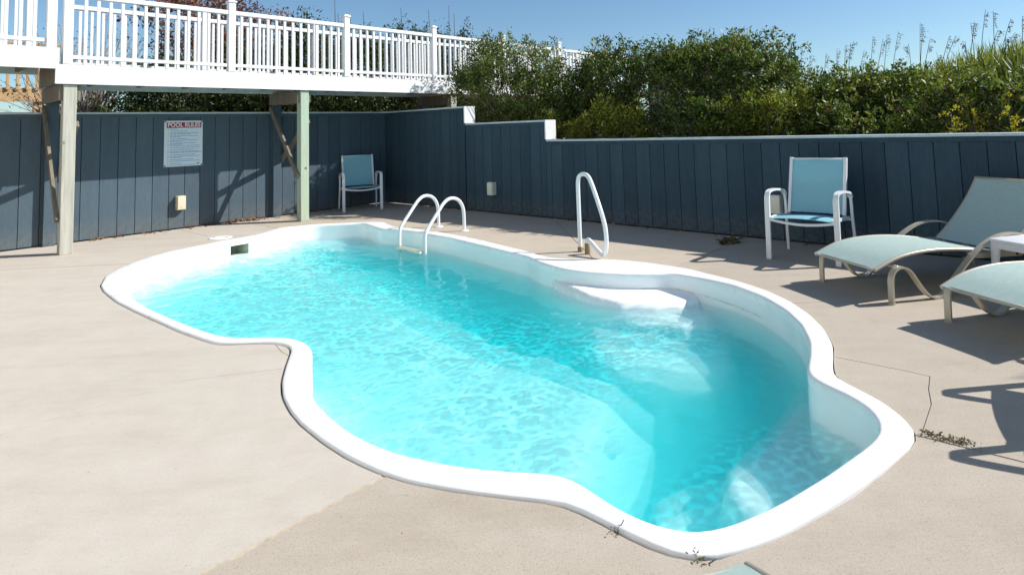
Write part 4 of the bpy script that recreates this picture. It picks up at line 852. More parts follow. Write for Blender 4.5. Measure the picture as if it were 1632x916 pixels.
def build_ground():
    g = np.concatenate([np.arange(-60, -16, 4.0), np.arange(-16, 26, 0.4), np.arange(26, 62, 4.0)])
    X, Y = np.meshgrid(g, g); Z = terrain_z(X, Y)
    Z = Z + 0.03 * np.sin(1.7 * X + 0.6 * Y) * np.cos(1.3 * Y - 0.4 * X) * (Z > 0.1)
    P = np.stack([X.ravel(), Y.ravel()], 1)
    cx, cy = np.mean(PATIO, 0); shr = [((px - cx) * 0.985 + cx, (py - cy) * 0.985 + cy) for px, py in PATIO]
    ins = poly_inside(shr, P).reshape(X.shape); n = X.shape[1]
    hole = ins[:-1, :-1] & ins[1:, :-1] & ins[:-1, 1:] & ins[1:, 1:]
    Z[poly_inside(PATIO, P).reshape(X.shape)] = -0.08
    j, i = np.nonzero(~hole); a = j * n + i
    o = grid_mesh('sand_ground', np.c_[P, Z.ravel()], np.stack([a, a + 1, a + n + 1, a + n], 1), M_SAND); o['kind'] = 'structure'
    R = [60, 2500]; vs = []; fs = []
    sq = [(-60, -60), (60, -60), (60, 60), (-60, 60)]
    vs = [(x, y, -0.58) for x, y in sq] + [(x * 42, y * 42, -0.6) for x, y in sq]
    fs = [(i, (i + 1) % 4, 4 + (i + 1) % 4, 4 + i) for i in range(4)]
    q = MB().add(vs, [f[::-1] for f in fs]).build('far_ground', M_SAND); q['kind'] = 'structure'
build_ground()

# ------------------------------------------------------------------ leaves and shrubs
def leaf_mat(name, stops, rough=0.35, trans=0.25, spec=0.5):
    m = bpy.data.materials.new(name); m.use_nodes = True; t = m.node_tree; b = t.nodes['Principled BSDF']; out = t.nodes['Material Output']
    at = t.nodes.new('ShaderNodeAttribute'); at.attribute_name = 'leaf_tint'
    c = ramp(t, at.outputs['Fac'], stops); t.links.new(c, b.inputs['Base Color']); b.inputs['Roughness'].default_value = rough; b.inputs['Specular IOR Level'].default_value = spec
    tl = t.nodes.new('ShaderNodeBsdfTranslucent'); t.links.new(mixc(t, 1.0, c, (1.25, 1.35, 0.6), 'MULTIPLY'), tl.inputs['Color'])
    mx = t.nodes.new('ShaderNodeMixShader'); mx.inputs[0].default_value = trans; t.links.new(b.outputs[0], mx.inputs[1]); t.links.new(tl.outputs[0], mx.inputs[2]); t.links.new(mx.outputs[0], out.inputs['Surface'])
    return m
G1, G2, G3, G4 = (0.045, 0.068, 0.016), (0.090, 0.130, 0.028), (0.170, 0.212, 0.046), (0.27, 0.275, 0.065)
M_LEAF = leaf_mat('glossy_evergreen_leaf', [(0.0, G1), (0.45, G2), (0.8, G3), (0.95, G4), (1.0, (0.20, 0.13, 0.045))], 0.46, 0.32, 0.35)
M_LEAFD = leaf_mat('dark_evergreen_leaf', [(0.0, (0.022, 0.038, 0.012)), (0.5, (0.045, 0.068, 0.02)), (0.9, (0.10, 0.125, 0.034)), (1.0, (0.16, 0.15, 0.045))], 0.5, 0.25, 0.35)
M_LEAFY = leaf_mat('yellow_green_leaf', [(0.0, (0.09, 0.115, 0.018)), (0.5, (0.20, 0.225, 0.035)), (1.0, (0.36, 0.31, 0.05))], 0.5, 0.38, 0.3)
M_LEAFR = leaf_mat('rust_red_leaf', [(0.0, (0.09, 0.03, 0.02)), (0.5, (0.20, 0.065, 0.035)), (0.85, (0.28, 0.13, 0.05)), (1.0, (0.10, 0.11, 0.03))], 0.5, 0.3)
M_GRASS = leaf_mat('dune_grass_blade', [(0.0, (0.08, 0.11, 0.02)), (0.5, (0.18, 0.21, 0.042)), (0.85, (0.28, 0.265, 0.07)), (1.0, (0.36, 0.29, 0.13))], 0.5, 0.35)
M_GOLD = leaf_mat('goldenrod_bloom', [(0.0, (0.38, 0.32, 0.02)), (1.0, (0.60, 0.50, 0.04))], 0.7, 0.3)
M_SEED = leaf_mat('brown_seed_head', [(0.0, (0.07, 0.055, 0.04)), (1.0, (0.20, 0.15, 0.09))], 0.7, 0.2)
M_YUCCA = leaf_mat('yucca_blade', [(0.0, (0.035, 0.06, 0.022)), (1.0, (0.10, 0.14, 0.05))], 0.6, 0.15)
M_TWIG = simple_mat('grey_brown_twig', (0.22, 0.18, 0.145), 0.85, 0.15, 20)
M_TWIGD = simple_mat('dark_bare_twig', (0.075, 0.06, 0.05), 0.85, 0.15, 20)
M_DEADLEAF = leaf_mat('dead_brown_leaf', [(0.0, (0.10, 0.04, 0.02)), (0.6, (0.24, 0.09, 0.04)), (1.0, (0.34, 0.18, 0.09))], 0.7, 0.1)
M_WEED = leaf_mat('dry_weed_leaf', [(0.0, (0.05, 0.045, 0.02)), (1.0, (0.20, 0.16, 0.06))], 0.7, 0.2)

def unit(v): return v / np.maximum(1e-9, np.linalg.norm(v, axis=-1, keepdims=True))
def leaves_mesh(name, P, D, length, width, tint, mat, parent, rng, roll=1.0):
    """one folded kite-shaped leaf (2 quads' worth of 4 points) at each P pointing along D"""
    n = len(P); o = np.array(origin_of(parent)) if parent is not None else 0
    D = unit(D); side = unit(np.cross(D, unit(rng.standard_normal((n, 3)) * roll + np.array([0, 0, 1.0]) * (1 - roll * 0.5)))); nor = np.cross(side, D)
    L = (length * rng.choice([0.7, 0.9, 1.0, 1.15, 1.4], n) * rng.uniform(0.85, 1.15, n))[:, None]; Wd = (width * rng.uniform(0.7, 1.25, n))[:, None]
    b = P; mid = P + D * L * 0.45; tip = P + D * L - nor * L * 0.12
    V = np.stack([b, mid + side * Wd * 0.5 + nor * Wd * 0.12, tip, mid - side * Wd * 0.5 + nor * Wd * 0.12], 1).reshape(-1, 3) - o
    F = np.arange(4 * n).reshape(-1, 4)
    me = bpy.data.meshes.new(name); me.vertices.add(4 * n); me.vertices.foreach_set('co', V.astype(np.float32).ravel())
    me.loops.add(4 * n); me.loops.foreach_set('vertex_index', F.astype(np.int32).ravel()); me.polygons.add(n)
    me.polygons.foreach_set('loop_start', np.arange(0, 4 * n, 4, dtype=np.int32)); me.polygons.foreach_set('loop_total', np.full(n, 4, np.int32)); me.update(calc_edges=True)
    a = me.attributes.new('leaf_tint', 'FLOAT', 'FACE'); a.data.foreach_set('value', np.clip(tint, 0, 1).astype(np.float32))
    return link(name, me, mat, parent)
B_ = lambda a, v, z=0.0: W(-a, v, z)        # behind the right fence
def shrub(name, label, base, lobes, n_leaf, leaf=(0.060, 0.028), mat=None, group=None, cat='shrub', clump=0.092, shoots=0, seed=0, per=26, stems=12, hollow=0.45, tint_mu=0.42, bare=0.0, twig_r=0.013):
    """lobes: (a behind the fence / s, v, z, r_plan, r_height) given as world centres"""
    rng = np.random.default_rng(seed + 100); base = Vector(base)
    r = thing(name, label, cat, base, 0, group)
    lob = np.array([(c[0], c[1], c[2], rp, rh) for c, rp, rh in lobes]); wgt = lob[:, 3] ** 2 * lob[:, 4]; wgt /= wgt.sum()
    nc = max(8, int(n_leaf * 1.25) // per); li = rng.choice(len(lob), nc, p=wgt)
    dirs = unit(rng.standard_normal((nc, 3))); dirs[:, 2] = np.where(dirs[:, 2] < -0.6, -dirs[:, 2], dirs[:, 2])
    rad = rng.uniform(hollow ** 3, 1.0, nc) ** (1 / 3) * (1 + 0.10 * rng.standard_normal(nc))
    # uneven outline: bumps that depend on direction
    bmp = np.array([mnoise.noise(Vector(d * 2.6) + Vector((seed * 3.1 + k * 5.0, 0, 0))) for d, k in zip(dirs, li)])
    rad = rad * (1 + 0.42 * bmp)
    C = lob[li, :3] + dirs * rad[:, None] * lob[li][:, [3, 3, 4]]
    gap = np.array([mnoise.noise(Vector(c * 1.7) + Vector((seed, 7, 0))) for c in C]); keepc = (gap > -0.36) & (rng.random(nc) < 0.50 + 0.50 * np.clip((dirs[:, 2] + 0.35) / 0.7, 0, 1)); C = C[keepc]; dirs = dirs[keepc]; gap = gap[keepc]
    if shoots:
        si = rng.choice(len(C), shoots); top = C[si] + np.c_[rng.normal(0, 0.05, (shoots, 2)), rng.uniform(0.08, 0.22, shoots)]; C = np.vstack([C, top]); dirs = np.vstack([dirs, np.tile([0, 0, 1.0], (shoots, 1))]); gap = np.r_[gap, np.full(shoots, 0.2)]
    aa = (C[:, 0] - CORNER.x) * UX.x + (C[:, 1] - CORNER.y) * UX.y; vv = (C[:, 0] - CORNER.x) * VX.x + (C[:, 1] - CORNER.y) * VX.y
    okc = ~((vv > -0.1) & (aa < 0.42)) | (C[:, 2] > 2.05) & (aa > 0.1); okc &= ~((vv <= 0) & (vv > -0.45)); okc &= ~((aa < 8) & (vv > -0.1) & (vv < 1.3)); 
    for v0, z0 in ((2.46, 1.68), (4.39, 1.37)):                 # clipped back so that the sun reaches the white fence steps
        q0 = np.array(B_(0.1, v0, z0)); sd_ = np.array(_to); w_ = C - q0; tt_ = w_ @ sd_; okc &= ~((tt_ > 0) & (tt_ < 3.5) & (np.linalg.norm(w_ - tt_[:, None] * sd_, axis=1) < 0.27))
    C, dirs, gap = C[okc], dirs[okc], gap[okc]
    C[:, 2] = np.maximum(C[:, 2], terrain_z(C[:, 0], C[:, 1]) + 0.05)
    ci = np.repeat(np.arange(len(C)), per); n = len(ci)
    ax = unit(dirs + 0.7 * rng.standard_normal(dirs.shape) + np.array([0, 0, 0.5]))
    tt = rng.uniform(-1, 1, n); P = C[ci] + ax[ci] * (tt * clump * 1.1)[:, None] + rng.normal(0, clump * 0.34, (n, 3))
    D = unit(ax[ci] * 0.55 + 0.8 * rng.standard_normal((n, 3)) + np.array([0, 0, 0.25]))
    ctint = tint_mu + 0.20 * rng.standard_normal(len(C)) + 0.28 * gap
    tint = ctint[ci] + 0.20 * rng.standard_normal(n)
    if bare > 0: k = rng.random(n) > bare; P, D, tint = P[k], D[k], tint[k]
    if len(P): leaves_mesh('crown', P, D, leaf[0], leaf[1], tint, mat or M_LEAF, r, rng)
    b = MB(); g0 = terrain_z(np.array([base.x]), np.array([base.y]))[0]
    pick = rng.choice(len(C), min(len(C), stems * 7), replace=False)
    for k in range(stems):
        grp = pick[k::stems]; root = np.array([base.x, base.y, g0 - 0.05]) + np.r_[rng.normal(0, 0.12, 2), 0]
        c0 = C[grp].mean(0); mid = root * 0.45 + c0 * 0.55 + rng.normal(0, 0.06, 3)
        b.tube([root, (root + mid) / 2 + rng.normal(0, 0.04, 3), mid], [0.03, 0.022, 0.015], 5)
        for j in grp:
            e = C[j]; m2 = (mid + e) / 2 + rng.normal(0, 0.07, 3); b.tube([mid, m2, e], [twig_r * 1.2, twig_r * 0.75, 0.0025], 4, cap=False)
    b.build('branches', M_TWIG, r, smooth=True)
    return r
B_ = lambda a, v, z=0.0: W(-a, v, z)        # behind the right fence
SG = 'evergreen shrubs behind the low fence'
shrub('wax_myrtle', 'loose evergreen shrub hiding the end of the white walkway railing', B_(1.0, 2.9, 0.4), [(B_(1.0, 2.55, 2.0), .95, .85), (B_(0.95, 2.15, 2.7), .46, .52), (B_(1.0, 3.35, 2.45), .55, .55), (B_(1.1, 3.75, 1.9), .55, .6), (B_(0.75, 1.75, 2.05), .55, .6), (B_(0.9, 2.9, 1.3), .9, .7)], 32000, group=SG, shoots=26, seed=1, per=20, clump=0.10, tint_mu=.46)
shrub('wax_myrtle', 'dark shrub low in the gap between the loose shrub and the round one', B_(1.9, 3.9, 0.6), [(B_(1.9, 3.75, 1.55), .62, .55), (B_(1.8, 4.2, 1.3), .6, .5), (B_(2.0, 3.0, 1.6), .7, .5)], 14000, mat=M_LEAFD, group=SG, shoots=0, seed=9, tint_mu=.35)
shrub('wax_myrtle', 'low evergreen shrub just above the second white step of the fence', B_(0.55, 3.75, 0.4), [(B_(0.55, 3.45, 1.35), .48, .42), (B_(0.6, 3.95, 1.25), .42, .42)], 8000, leaf=(.055, .026), mat=M_LEAF, group=SG, shoots=6, seed=2, tint_mu=.62)
shrub('wax_myrtle', 'dark round evergreen shrub where the walkway railing ends, left of the broad one', B_(1.7, 4.8, 0.6), [(B_(1.7, 4.55, 2.15), .75, .70), (B_(1.75, 5.35, 2.15), .55, .62), (B_(1.5, 4.5, 1.4), .85, .7), (B_(1.6, 3.95, 2.0), .42, .5)], 21000, mat=M_LEAF, group=SG, shoots=16, seed=3, tint_mu=.34)
shrub('wax_myrtle', 'low yellow-green shrub against the fence cap in front of the dark ones', B_(0.62, 5.15, 0.4), [(B_(0.62, 4.95, 1.35), .50, .40), (B_(0.6, 5.5, 1.25), .45, .38), (B_(0.6, 4.55, 1.15), .35, .34)], 10500, leaf=(.06, .024), mat=M_LEAFY, group=SG, shoots=10, seed=4, tint_mu=.45)
shrub('wax_myrtle', 'broadest and tallest rounded evergreen shrub in the middle of the row behind the fence', B_(1.7, 6.7, 0.8), [(B_(1.75, 6.15, 1.95), .85, .80), (B_(1.7, 6.9, 1.92), .85, .76), (B_(1.6, 7.5, 1.65), .62, .62), (B_(1.3, 6.6, 1.2), 1.15, .62), (B_(1.7, 5.75, 2.2), .48, .5)], 36000, group=SG, shoots=22, seed=5, tint_mu=.40)
shrub('wax_myrtle', 'lower evergreen shrub right of the tallest one, grasses rising behind it', B_(1.5, 8.7, 0.8), [(B_(1.6, 8.35, 1.5), .62, .50), (B_(1.7, 8.95, 1.5), .62, .50), (B_(1.2, 8.6, 1.2), .8, .42)], 20000, group=SG, shoots=10, seed=6, tint_mu=.48)
shrub('wax_myrtle', 'twiggy olive shrub filling the dip behind the armchair', B_(0.95, 7.75, 0.5), [(B_(0.95, 7.75, 1.35), .50, .40), (B_(0.8, 7.2, 1.25), .42, .38)], 10000, mat=M_LEAFY, group=SG, shoots=8, seed=7, tint_mu=.22, leaf=(.055, .024))
shrub('wax_myrtle', 'olive shrub behind the loungers at the right edge', B_(1.2, 10.0, 0.7), [(B_(1.3, 9.75, 1.35), .60, .45), (B_(1.2, 10.4, 1.35), .55, .42), (B_(1.3, 11.2, 1.3), .6, .42)], 15000, group=SG, shoots=8, seed=8, tint_mu=.55, leaf=(.06, .024))
# behind the tall fence and the walkway
L_ = lambda s, d, z=0.0: W(s, -d, z)
LG = 'dense evergreens behind the tall fence'
for i, (s, d, top, tx) in enumerate(((3.45, 1.6, 2.75, 'evergreen behind the tall fence, seen below the deck right of the rules sign post'), (2.1, 1.7, 3.2, 'evergreen behind the walkway under the rust red shrub'), (0.8, 1.7, 3.62, 'evergreen behind the walkway left of its tallest white post'), (-0.5, 1.8, 3.70, 'evergreen topping the walkway railing behind the middle posts'), (-1.9, 1.8, 3.85, 'evergreen topping the walkway railing above the fence corner'), (-3.4, 1.9, 3.85, 'evergreen behind the walkway where the loose shrub overlaps it'), (-5.2, 2.2, 3.55, 'evergreen at the far end of the walkway'))):
    shrub('evergreen_tree', 'dark ' + tx, L_(s, d, 0.4), [(L_(s, d, top * 0.72), .82, top * 0.30), (L_(s + .3, d - .3, top * 0.45), .85, top * 0.28), (L_(s - .35, d - .2, 1.75), .8, .55)], 17000, leaf=(.078, .034), mat=M_LEAFD, group=LG, shoots=7, seed=20 + i, per=22, clump=.15, stems=6)
shrub('red_shrub', 'rust red half bare shrub rising above the walkway railing', L_(2.2, 2.5, 0.4), [(L_(3.1, 2.4, 3.7), .75, .55), (L_(2.1, 2.4, 3.75), .75, .55), (L_(1.0, 2.4, 3.75), .6, .42), (L_(2.3, 2.4, 2.9), 1.2, .7)], 10500, leaf=(.070, .036), mat=M_LEAFR, cat='shrub', seed=40, per=14, clump=.16, stems=14, twig_r=.008)
shrub('bare_shrub', 'bare grey twiggy shrub seen through the balusters at the upper left', L_(4.6, 2.4, 0.4), [(L_(4.9, 2.4, 2.5), .9, .9), (L_(4.1, 2.4, 2.7), .8, .9), (L_(5.3, 2.2, 1.9), .7, .5)], 1400, leaf=(.05, .022), mat=M_LEAFR, seed=41, per=5, clump=.12, stems=26, bare=.55, twig_r=.009)
tw = thing('bare_shoots', 'thin bare upright shoots standing out of the evergreens against the sky', 'shoots', L_(-1.5, 2.0, 1.0))
for k, (s, z) in enumerate(((-0.07, 4.5), (-0.15, 4.2), (-0.47, 4.12), (-0.81, 4.31), (-1.0, 4.0), (-1.89, 4.55), (-2.45, 4.1), (-2.75, 4.6), (-3.45, 4.8), (-3.62, 4.6))):
    q = [L_(s + rnd.uniform(-.1, .1), 2.0, 2.6), L_(s + rnd.uniform(-.05, .05), 2.05, 3.5), L_(s, 2.1, z)]
    MB().tube(q, [0.018, 0.013, 0.006], 5).build('shoot', M_TWIGD, tw, smooth=True)

# ------------------------------------------------------------------ dune grass, sea oats, goldenrod, yucca
def grass(name, n, region, seed, hgt, kind='stuff', mat=M_GRASS):
    rng = np.random.default_rng(seed); a0, a1, v0, v1 = region; a = rng.uniform(a0, a1, n); v = rng.uniform(v0, v1, n)
    x = CORNER.x + UX.x * a + VX.x * v; y = CORNER.y + UX.y * a + VX.y * v; z = terrain_z(x, y); h = hgt * rng.uniform(0.45, 1.15, n)
    ang = rng.uniform(0, 2 * np.pi, n); lean = np.stack([np.cos(ang), np.sin(ang)], 1) * (h * rng.uniform(0.1, 0.55, n))[:, None]; wd = rng.uniform(0.006, 0.013, n)
    sd = np.stack([-np.sin(ang), np.cos(ang)], 1) * wd[:, None]; b = np.stack([x, y], 1)
    V = np.zeros((n, 5, 3)); V[:, 0, :2] = b - sd; V[:, 1, :2] = b + sd; V[:, 2, :2] = b + lean * .35 + sd * .8; V[:, 3, :2] = b + lean * .35 - sd * .8; V[:, 4, :2] = b + lean
    V[:, 0, 2] = V[:, 1, 2] = z - .02; V[:, 2, 2] = V[:, 3, 2] = z + h * .62; V[:, 4, 2] = z + h
    me = bpy.data.meshes.new(name); base = np.arange(n)[:, None] * 5
    q = (base + np.array([0, 1, 2, 3])); t3 = (base + np.array([3, 2, 4]))
    me.from_pydata(V.reshape(-1, 3).tolist(), [], q.tolist() + t3.tolist()); at = me.attributes.new('leaf_tint', 'FLOAT', 'FACE'); tn = np.clip(rng.normal(.42, .22, n), 0, 1); at.data.foreach_set('value', np.r_[tn, tn].astype(np.float32))
    o = link(name, me, mat); o['kind'] = kind; o['label'] = 'green and straw coloured dune grass covering the sand bank behind the fence'; return o
grass('dune_grass', 15000, (1.4, 6.0, 6.2, 13.0), 9, 0.58)
SEA_OATS = [(3.5, 7.2, 2.68), (3.5, 7.38, 2.49), (3.8, 7.49, 2.53), (3.6, 7.74, 2.57), (4, 7.78, 2.66), (3.6, 7.97, 2.64), (4.2, 7.87, 2.73), (3.4, 8.21, 2.48), (4, 8.2, 2.76), (3.7, 8.41, 2.66), (4, 8.42, 2.76), (4.1, 8.57, 2.8), (3.5, 8.82, 2.52), (4, 8.9, 2.89), (4.3, 8.88, 2.85), (3.9, 9.06, 2.62), (4, 9.28, 2.63), (4.3, 9.32, 2.66), (3.6, 9.52, 2.48), (4, 9.59, 2.8), (4.4, 9.6, 2.86), (4, 9.78, 2.97), (4.1, 9.87, 2.95), (3.6, 9.93, 2.6), (3.8, 10.01, 2.5), (4, 10.07, 2.79), (4.3, 10.08, 2.61), (4, 10.21, 2.81)]
ORD = 'first second third fourth fifth sixth seventh eighth ninth tenth eleventh twelfth thirteenth fourteenth'.split()
def order_word(k, n): return ('leftmost' if k == 0 else ORD[k] + ' from the left') if k < n / 2 else ('rightmost' if k == n - 1 else ORD[n - 1 - k] + ' from the right')
for k, (a, v, zt) in enumerate(SEA_OATS):
    rng = np.random.default_rng(300 + k); b = B_(a + rng.uniform(-.1, .1), v + rng.uniform(-.08, .08)); g = terrain_z(np.array([b.x]), np.array([b.y]))[0]; top = B_(a, v + rng.uniform(-.02, .02), zt)
    o = thing('sea_oat', 'brown seed-headed grass stalk against the sky above the dune, ' + order_word(k, len(SEA_OATS)), 'grass stalk', (b.x, b.y, g), 0, 'seed-headed grass stalks on the dune')
    sway = VX * (rng.uniform(-.05, .34)) + UX * rng.normal(0, .10); g0 = Vector((b.x, b.y, g)) - sway * 0.8
    o.location = (g0.x, g0.y, g)
    path = catmull([g0 - Vector((0, 0, .02)), g0.lerp(top, .45) - sway * .10 + Vector((0, 0, .05)), g0.lerp(top, .8) - sway * .02 + Vector((0, 0, .05)), top], 4)
    MB().tube(path, [0.0055 - 0.0032 * i / (len(path) - 1) for i in range(len(path))], 4).build('stalk', M_SEED, o)
    n = 34; A_ = np.array([p[:] for p in path]); i0 = int(len(A_) * .58); t = rng.uniform(0, 1, n) ** 0.8; ii = np.clip(len(A_) - 1 - t * (len(A_) - 1 - i0), 0, len(A_) - 1.001); fl_ = ii.astype(int); fr_ = (ii - fl_)[:, None]
    P = A_[fl_] * (1 - fr_) + A_[fl_ + 1] * fr_; dr = np.array([VX.x, VX.y]) * (1 if sway.dot(VX) > 0 else -1)
    P = P + np.c_[dr[None] * (0.028 * np.abs(rng.normal(0, 1, n)) * (1 - .6 * t))[:, None], -0.02 * np.abs(rng.normal(0, 1, n))] + rng.normal(0, .006, (n, 3))
    D = np.c_[np.tile(dr, (n, 1)) * .6 + rng.normal(0, .35, (n, 2)), rng.uniform(-1.2, .2, n)]
    leaves_mesh('seed_head', P, D, 0.034, 0.012, rng.uniform(0, 1, n), M_SEED, o, rng)
def goldenrod(label, a, v, stems, h, seed, spread=0.22, bloom=M_GOLD):
    rng = np.random.default_rng(seed); b = B_(a, v); g = terrain_z(np.array([b.x]), np.array([b.y]))[0]; h = h if h < 1.2 else h - g
    o = thing('goldenrod', label, 'flowering plant', (b.x, b.y, g), 0, 'yellow flowering plants behind the fence')
    st = MB(); LP = []; LD = []; FP = []; FD = []
    for k in range(stems):
        q = Vector((b.x + rng.normal(0, spread * .5), b.y + rng.normal(0, spread * .5), g)); t = q + Vector((rng.normal(0, .10), rng.normal(0, .10), h * rng.uniform(.8, 1.1))); st.tube([q, q.lerp(t, .5) + Vector((rng.normal(0, .02), rng.normal(0, .02), 0)), t], [.006, .005, .003], 4)
        for j in range(46):
            u_ = rng.uniform(.15, .85); p = q.lerp(t, u_); LP.append(p[:]); an = rng.uniform(0, 6.28); LD.append((math.cos(an), math.sin(an), .5))
        for br in range(7):
            an = rng.uniform(0, 6.28); e = Vector((math.cos(an) * .11, math.sin(an) * .11, .02)); r0 = q.lerp(t, 1 - .045 * br)
            for j in range(26):
                u_ = rng.uniform(.1, 1); p = r0 + e * u_ + Vector((0, 0, .05 * u_ * (1 - u_) * 4 - .02 * u_)); FP.append((p.x + rng.normal(0, .008), p.y + rng.normal(0, .008), p.z + rng.normal(0, .008))); FD.append(tuple(rng.normal(0, 1, 3) + np.array([0, 0, .8])))
    st.build('stems', M_TWIG, o)['kind'] = 'stuff'
    leaves_mesh('foliage', np.array(LP), np.array(LD), 0.085, 0.016, rng.uniform(.2, .8, len(LP)), M_LEAFY, o, rng)
    leaves_mesh('blossom', np.array(FP), np.array(FD), 0.022, 0.014, rng.uniform(0, 1, len(FP)), bloom, o, rng)
goldenrod('yellow goldenrod leaning just over the fence cap behind the lounger', 0.45, 9.86, 3, 1.36, 501, .16)
goldenrod('yellow goldenrod in front of the upper yucca at the right edge', 0.85, 10.16, 3, 1.62, 502)
goldenrod('yellow-green goldenrod on the dune slope under the grass stalks', 2.9, 9.2, 6, 0.70, 503, .4, M_LEAFY)
goldenrod('yellow-green goldenrod above the lower evergreen shrub', 2.6, 8.8, 6, 0.55, 504, .4, M_LEAFY)
goldenrod('goldenrod at the right edge between the two yuccas', 0.70, 10.42, 3, 1.50, 505)
def yucca(label, a, v, zc, n, L, seed, trunk=0.0):
    rng = np.random.default_rng(seed); b = B_(a, v); g = terrain_z(np.array([b.x]), np.array([b.y]))[0]
    o = thing('yucca', label, 'yucca', (b.x, b.y, g), 0, 'spiky yuccas behind the fence'); c = Vector((b.x, b.y, zc))
    MB().tube([Vector((b.x, b.y, g - .05)), c], [.06, .05], 8).build('trunk', M_TWIG, o, smooth=True)
    for k in range(n):
        an = rng.uniform(0, 6.28); el = rng.uniform(-.1, 1.25); d = Vector((math.cos(an) * math.cos(el), math.sin(an) * math.cos(el), math.sin(el))); l = L * rng.uniform(.75, 1.1); sd = Vector((-math.sin(an), math.cos(an), 0)); up = sd.cross(d) * -1
        pts = [(0, .012), (.3, .02), (.7, .015), (1, .001)]; vs = []
        for t, w in pts: p = c + d * (l * t) - Vector((0, 0, 1)) * (.16 * l * t * t); vs += [p - sd * w, p + up * w * .35 * 0 + p * 0 - Vector((0, 0, w * .5)), p + sd * w]
        fs = [(i * 3 + j, i * 3 + j + 1, i * 3 + j + 4, i * 3 + j + 3) for i in range(3) for j in (0, 1)]
        q = MB().add(vs, fs).build('leaf', M_YUCCA, o)
        at = q.data.attributes.new('leaf_tint', 'FLOAT', 'FACE'); at.data.foreach_set('value', [float(rng.uniform(0, 1))] * len(q.data.polygons))
yucca('spiky green yucca above the goldenrod at the right edge', 1.75, 10.30, 1.72, 34, .52, 601)
yucca('spiky dark yucca just behind the fence cap at the right edge', 0.72, 10.22, 1.20, 30, .46, 602)
yucca('tall yucca outside the frame whose frond shadows fall beside the lounger', 0.78, 14.25, 3.85, 13, .48, 603)

# ------------------------------------------------------------------ far wooden boardwalk and house
bw = thing('boardwalk', 'distant tan wooden boardwalk with slim balusters beyond the tall fence', 'boardwalk', W(7, -5))
sbox(MB(), 4.3, 13.0, -5.05, -5.0, 2.24, 2.47).build('beam', M_TANWOOD, bw)
sbox(MB(), 4.3, 13.0, -6.2, -5.0, 2.475, 2.51).build('floor', M_TANWOOD, bw)
sbox(MB(), 4.3, 13.0, -5.03, -4.95, 3.38, 3.42).build('top_rail', M_TANWOOD, bw)
bmw = MB().box((0, 0, 0.46), (0.045, 0.045, 0.92)).mesh('baluster')
for k in range(58):
    s = 4.35 + k * 0.15; o = link('baluster', bmw, M_TANWOOD, bw); o.location = W(s, -4.975, 2.47) - origin_of(bw); o.rotation_euler = (0, 0, WROT)
for s in (4.75, 7.0, 9.3, 11.6): sbox(MB(), s - 0.08, s + 0.08, -5.2, -5.06, 0.0, 2.24).build('post', M_TANWOOD, bw)
fw = thing('plank_fence', 'distant low brown plank fence under the boardwalk', 'fence', W(8, -9))
for k in range(40): sbox(MB(), 3.0 + k * 0.25, 3.0 + k * 0.25 + 0.235, -9.02, -9.0, 0.3, 2.02, 0.0).build('plank', M_TANWOOD, fw)
hs = thing('distant_house', 'grey roofed house barely showing between the shrubs', 'house', B_(24, -6.3, 0.0))
M_ROOF = simple_mat('grey_roof_shingle', (0.16, 0.17, 0.18), 0.8, 0.1, 20); M_SIDING = simple_mat('grey_siding', (0.18, 0.18, 0.17), 0.7, 0.05)
sbox(MB(), -27, -22, -7.6, -3.2, -0.3, 4.5).build('wall', M_SIDING, hs)
p = [B_(21.7, -8.0, 5.0), B_(21.7, -2.6, 4.55), B_(27.3, -2.6, 4.55), B_(27.3, -8.0, 5.0), B_(22.9, -6.9, 5.48), B_(26.2, -6.9, 5.48)]
MB().add([tuple(q) for q in p], [(0, 1, 4), (1, 2, 5, 4), (2, 3, 5), (3, 0, 4, 5), (3, 2, 1, 0)]).build('roof', M_ROOF, hs)

# ------------------------------------------------------------------ fallen leaves and weeds
def litter():
    rng = np.random.default_rng(77); P = []; D = []
    for s0, s1, n, vm in ((4.95, 4.55, 26, .10), (4.35, 4.15, 10, .10), (4.08, 3.95, 8, .10), (3.75, 3.25, 34, .07), (3.15, 2.45, 120, .10), (2.1, 1.5, 26, .08), (5.6, 5.2, 10, .1), (1.5, 0.1, 20, .06)):
        for k in range(n): p = W(rng.uniform(min(s0, s1), max(s0, s1)), 0.012 + abs(rng.normal(0, vm)), 0.004 + abs(rng.normal(0, .006))); P.append(p[:]); an = rng.uniform(0, 6.28); D.append((math.cos(an), math.sin(an), rng.normal(.05, .3)))
    for k in range(34): p = W(0.012 + abs(rng.normal(0, .04)), rng.uniform(0.5, 9), 0.004); P.append(p[:]); an = rng.uniform(0, 6.28); D.append((math.cos(an), math.sin(an), .05))
    P = np.array(P); o = leaves_mesh('fallen_leaves', P, np.array(D), 0.062, 0.034, rng.uniform(0, 1, len(P)), M_DEADLEAF, None, rng, roll=.5); o['kind'] = 'stuff'; o['label'] = 'dry brown leaves blown along the foot of the fences'
litter()
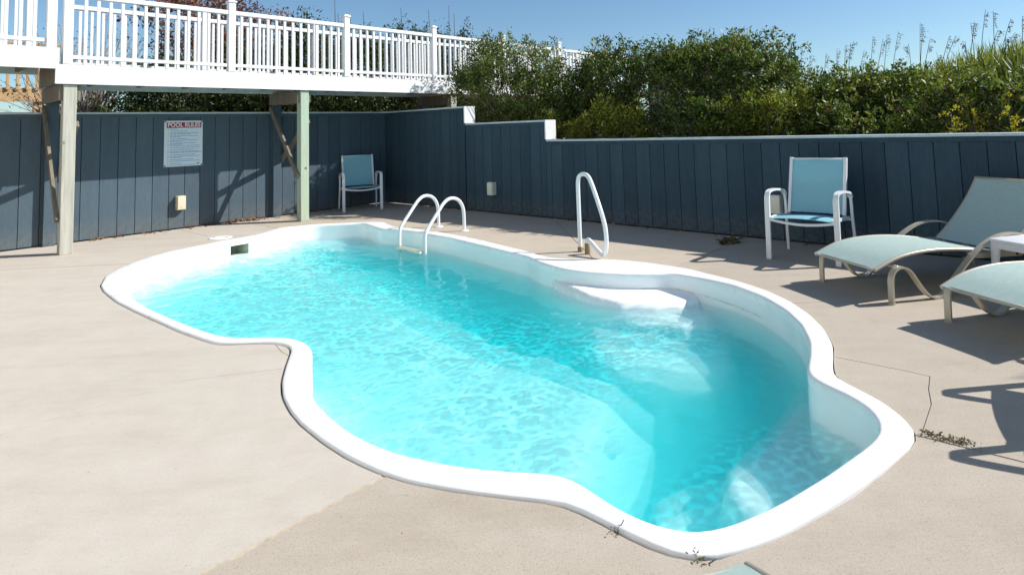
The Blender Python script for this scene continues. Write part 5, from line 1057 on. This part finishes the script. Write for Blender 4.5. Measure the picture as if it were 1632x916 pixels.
def weed(label, pts, n, seed, L=0.05, hgt=0.03):
    rng = np.random.default_rng(seed); o = thing('weed', label, 'weed', (*pts[0], 0), 0, 'weeds in the deck joints')
    P = []; D = []; b = MB()
    for (x0, y0), (x1, y1) in zip(pts[:-1], pts[1:]):
        for k in range(n):
            t = rng.random(); x, y = x0 + (x1 - x0) * t + rng.normal(0, .012), y0 + (y1 - y0) * t + rng.normal(0, .012); an = rng.uniform(0, 6.28)
            P.append((x, y, rng.uniform(0, hgt))); D.append((math.cos(an), math.sin(an), rng.uniform(0, .8)))
    for k in range(8 if n > 30 else 2): i = rng.integers(len(P)); p = Vector(P[i]); b.tube([(p.x, p.y, -.005), p + Vector(D[i]) * .03], .0022, 4)
    b.build('stems', M_TWIG, o); leaves_mesh('leaves', np.array(P), np.array(D), L, L * 0.45, rng.uniform(0, 1, len(P)), M_WEED, o, rng)
weed('dry weed strip growing in the joint at the right tip of the pool', [(1.60, 2.845), (1.75, 2.73)], 110, 701, .018, .014)
weed('small weed at the pool edge by the nearest lip', [(0.17, 2.262), (0.20, 2.235)], 16, 702, .013, .010)
weed('tiny weed at the nearest tip of the pool lip', [(0.425, 2.13), (0.44, 2.07)], 20, 703, .015, .016)
weed('dark spreading weed in the shaded joint left of the blue armchair', [(1.90, 7.22), (2.14, 7.36)], 44, 704, .09, .03)

# ------------------------------------------------------------------ unseen house added left of and behind the camera to bounce fill light
M_LAP = simple_mat('bounce_white_siding', (0.82, 0.80, 0.74), 0.6, 0.02, 6); M_GLASSDK = simple_mat('dark_window_glass', (0.02, 0.025, 0.03), 0.08, 0.02)
hb = thing('bounce_fill_house', 'unseen white lap sided house added outside the frame to bounce light onto the deck', 'house', W(11.6, 5))
for k in range(36): sbox(MB(), 11.2 - (0.012 if k % 1 == 0 else 0), 11.5, 0.3, 12.5, 0.02 + k * 0.235, 0.02 + k * 0.235 + 0.23, 0.0).build('siding_board', M_LAP, hb)
for v in (2.2, 5.2, 8.2, 11.0):
    for z in (0.9, 3.6):
        f = sbox(MB(), 11.13, 11.2, v - 0.55, v + 0.55, z, z + 1.4).build('window', M_PAINTW, hb); sbox(MB(), 11.115, 11.132, v - 0.46, v + 0.46, z + 0.09, z + 1.31, 0).build('pane', M_GLASSDK, f)
sbox(MB(), 10.7, 14.5, 0.0, 12.8, 8.5, 8.65).build('roof', M_ROOF, hb)
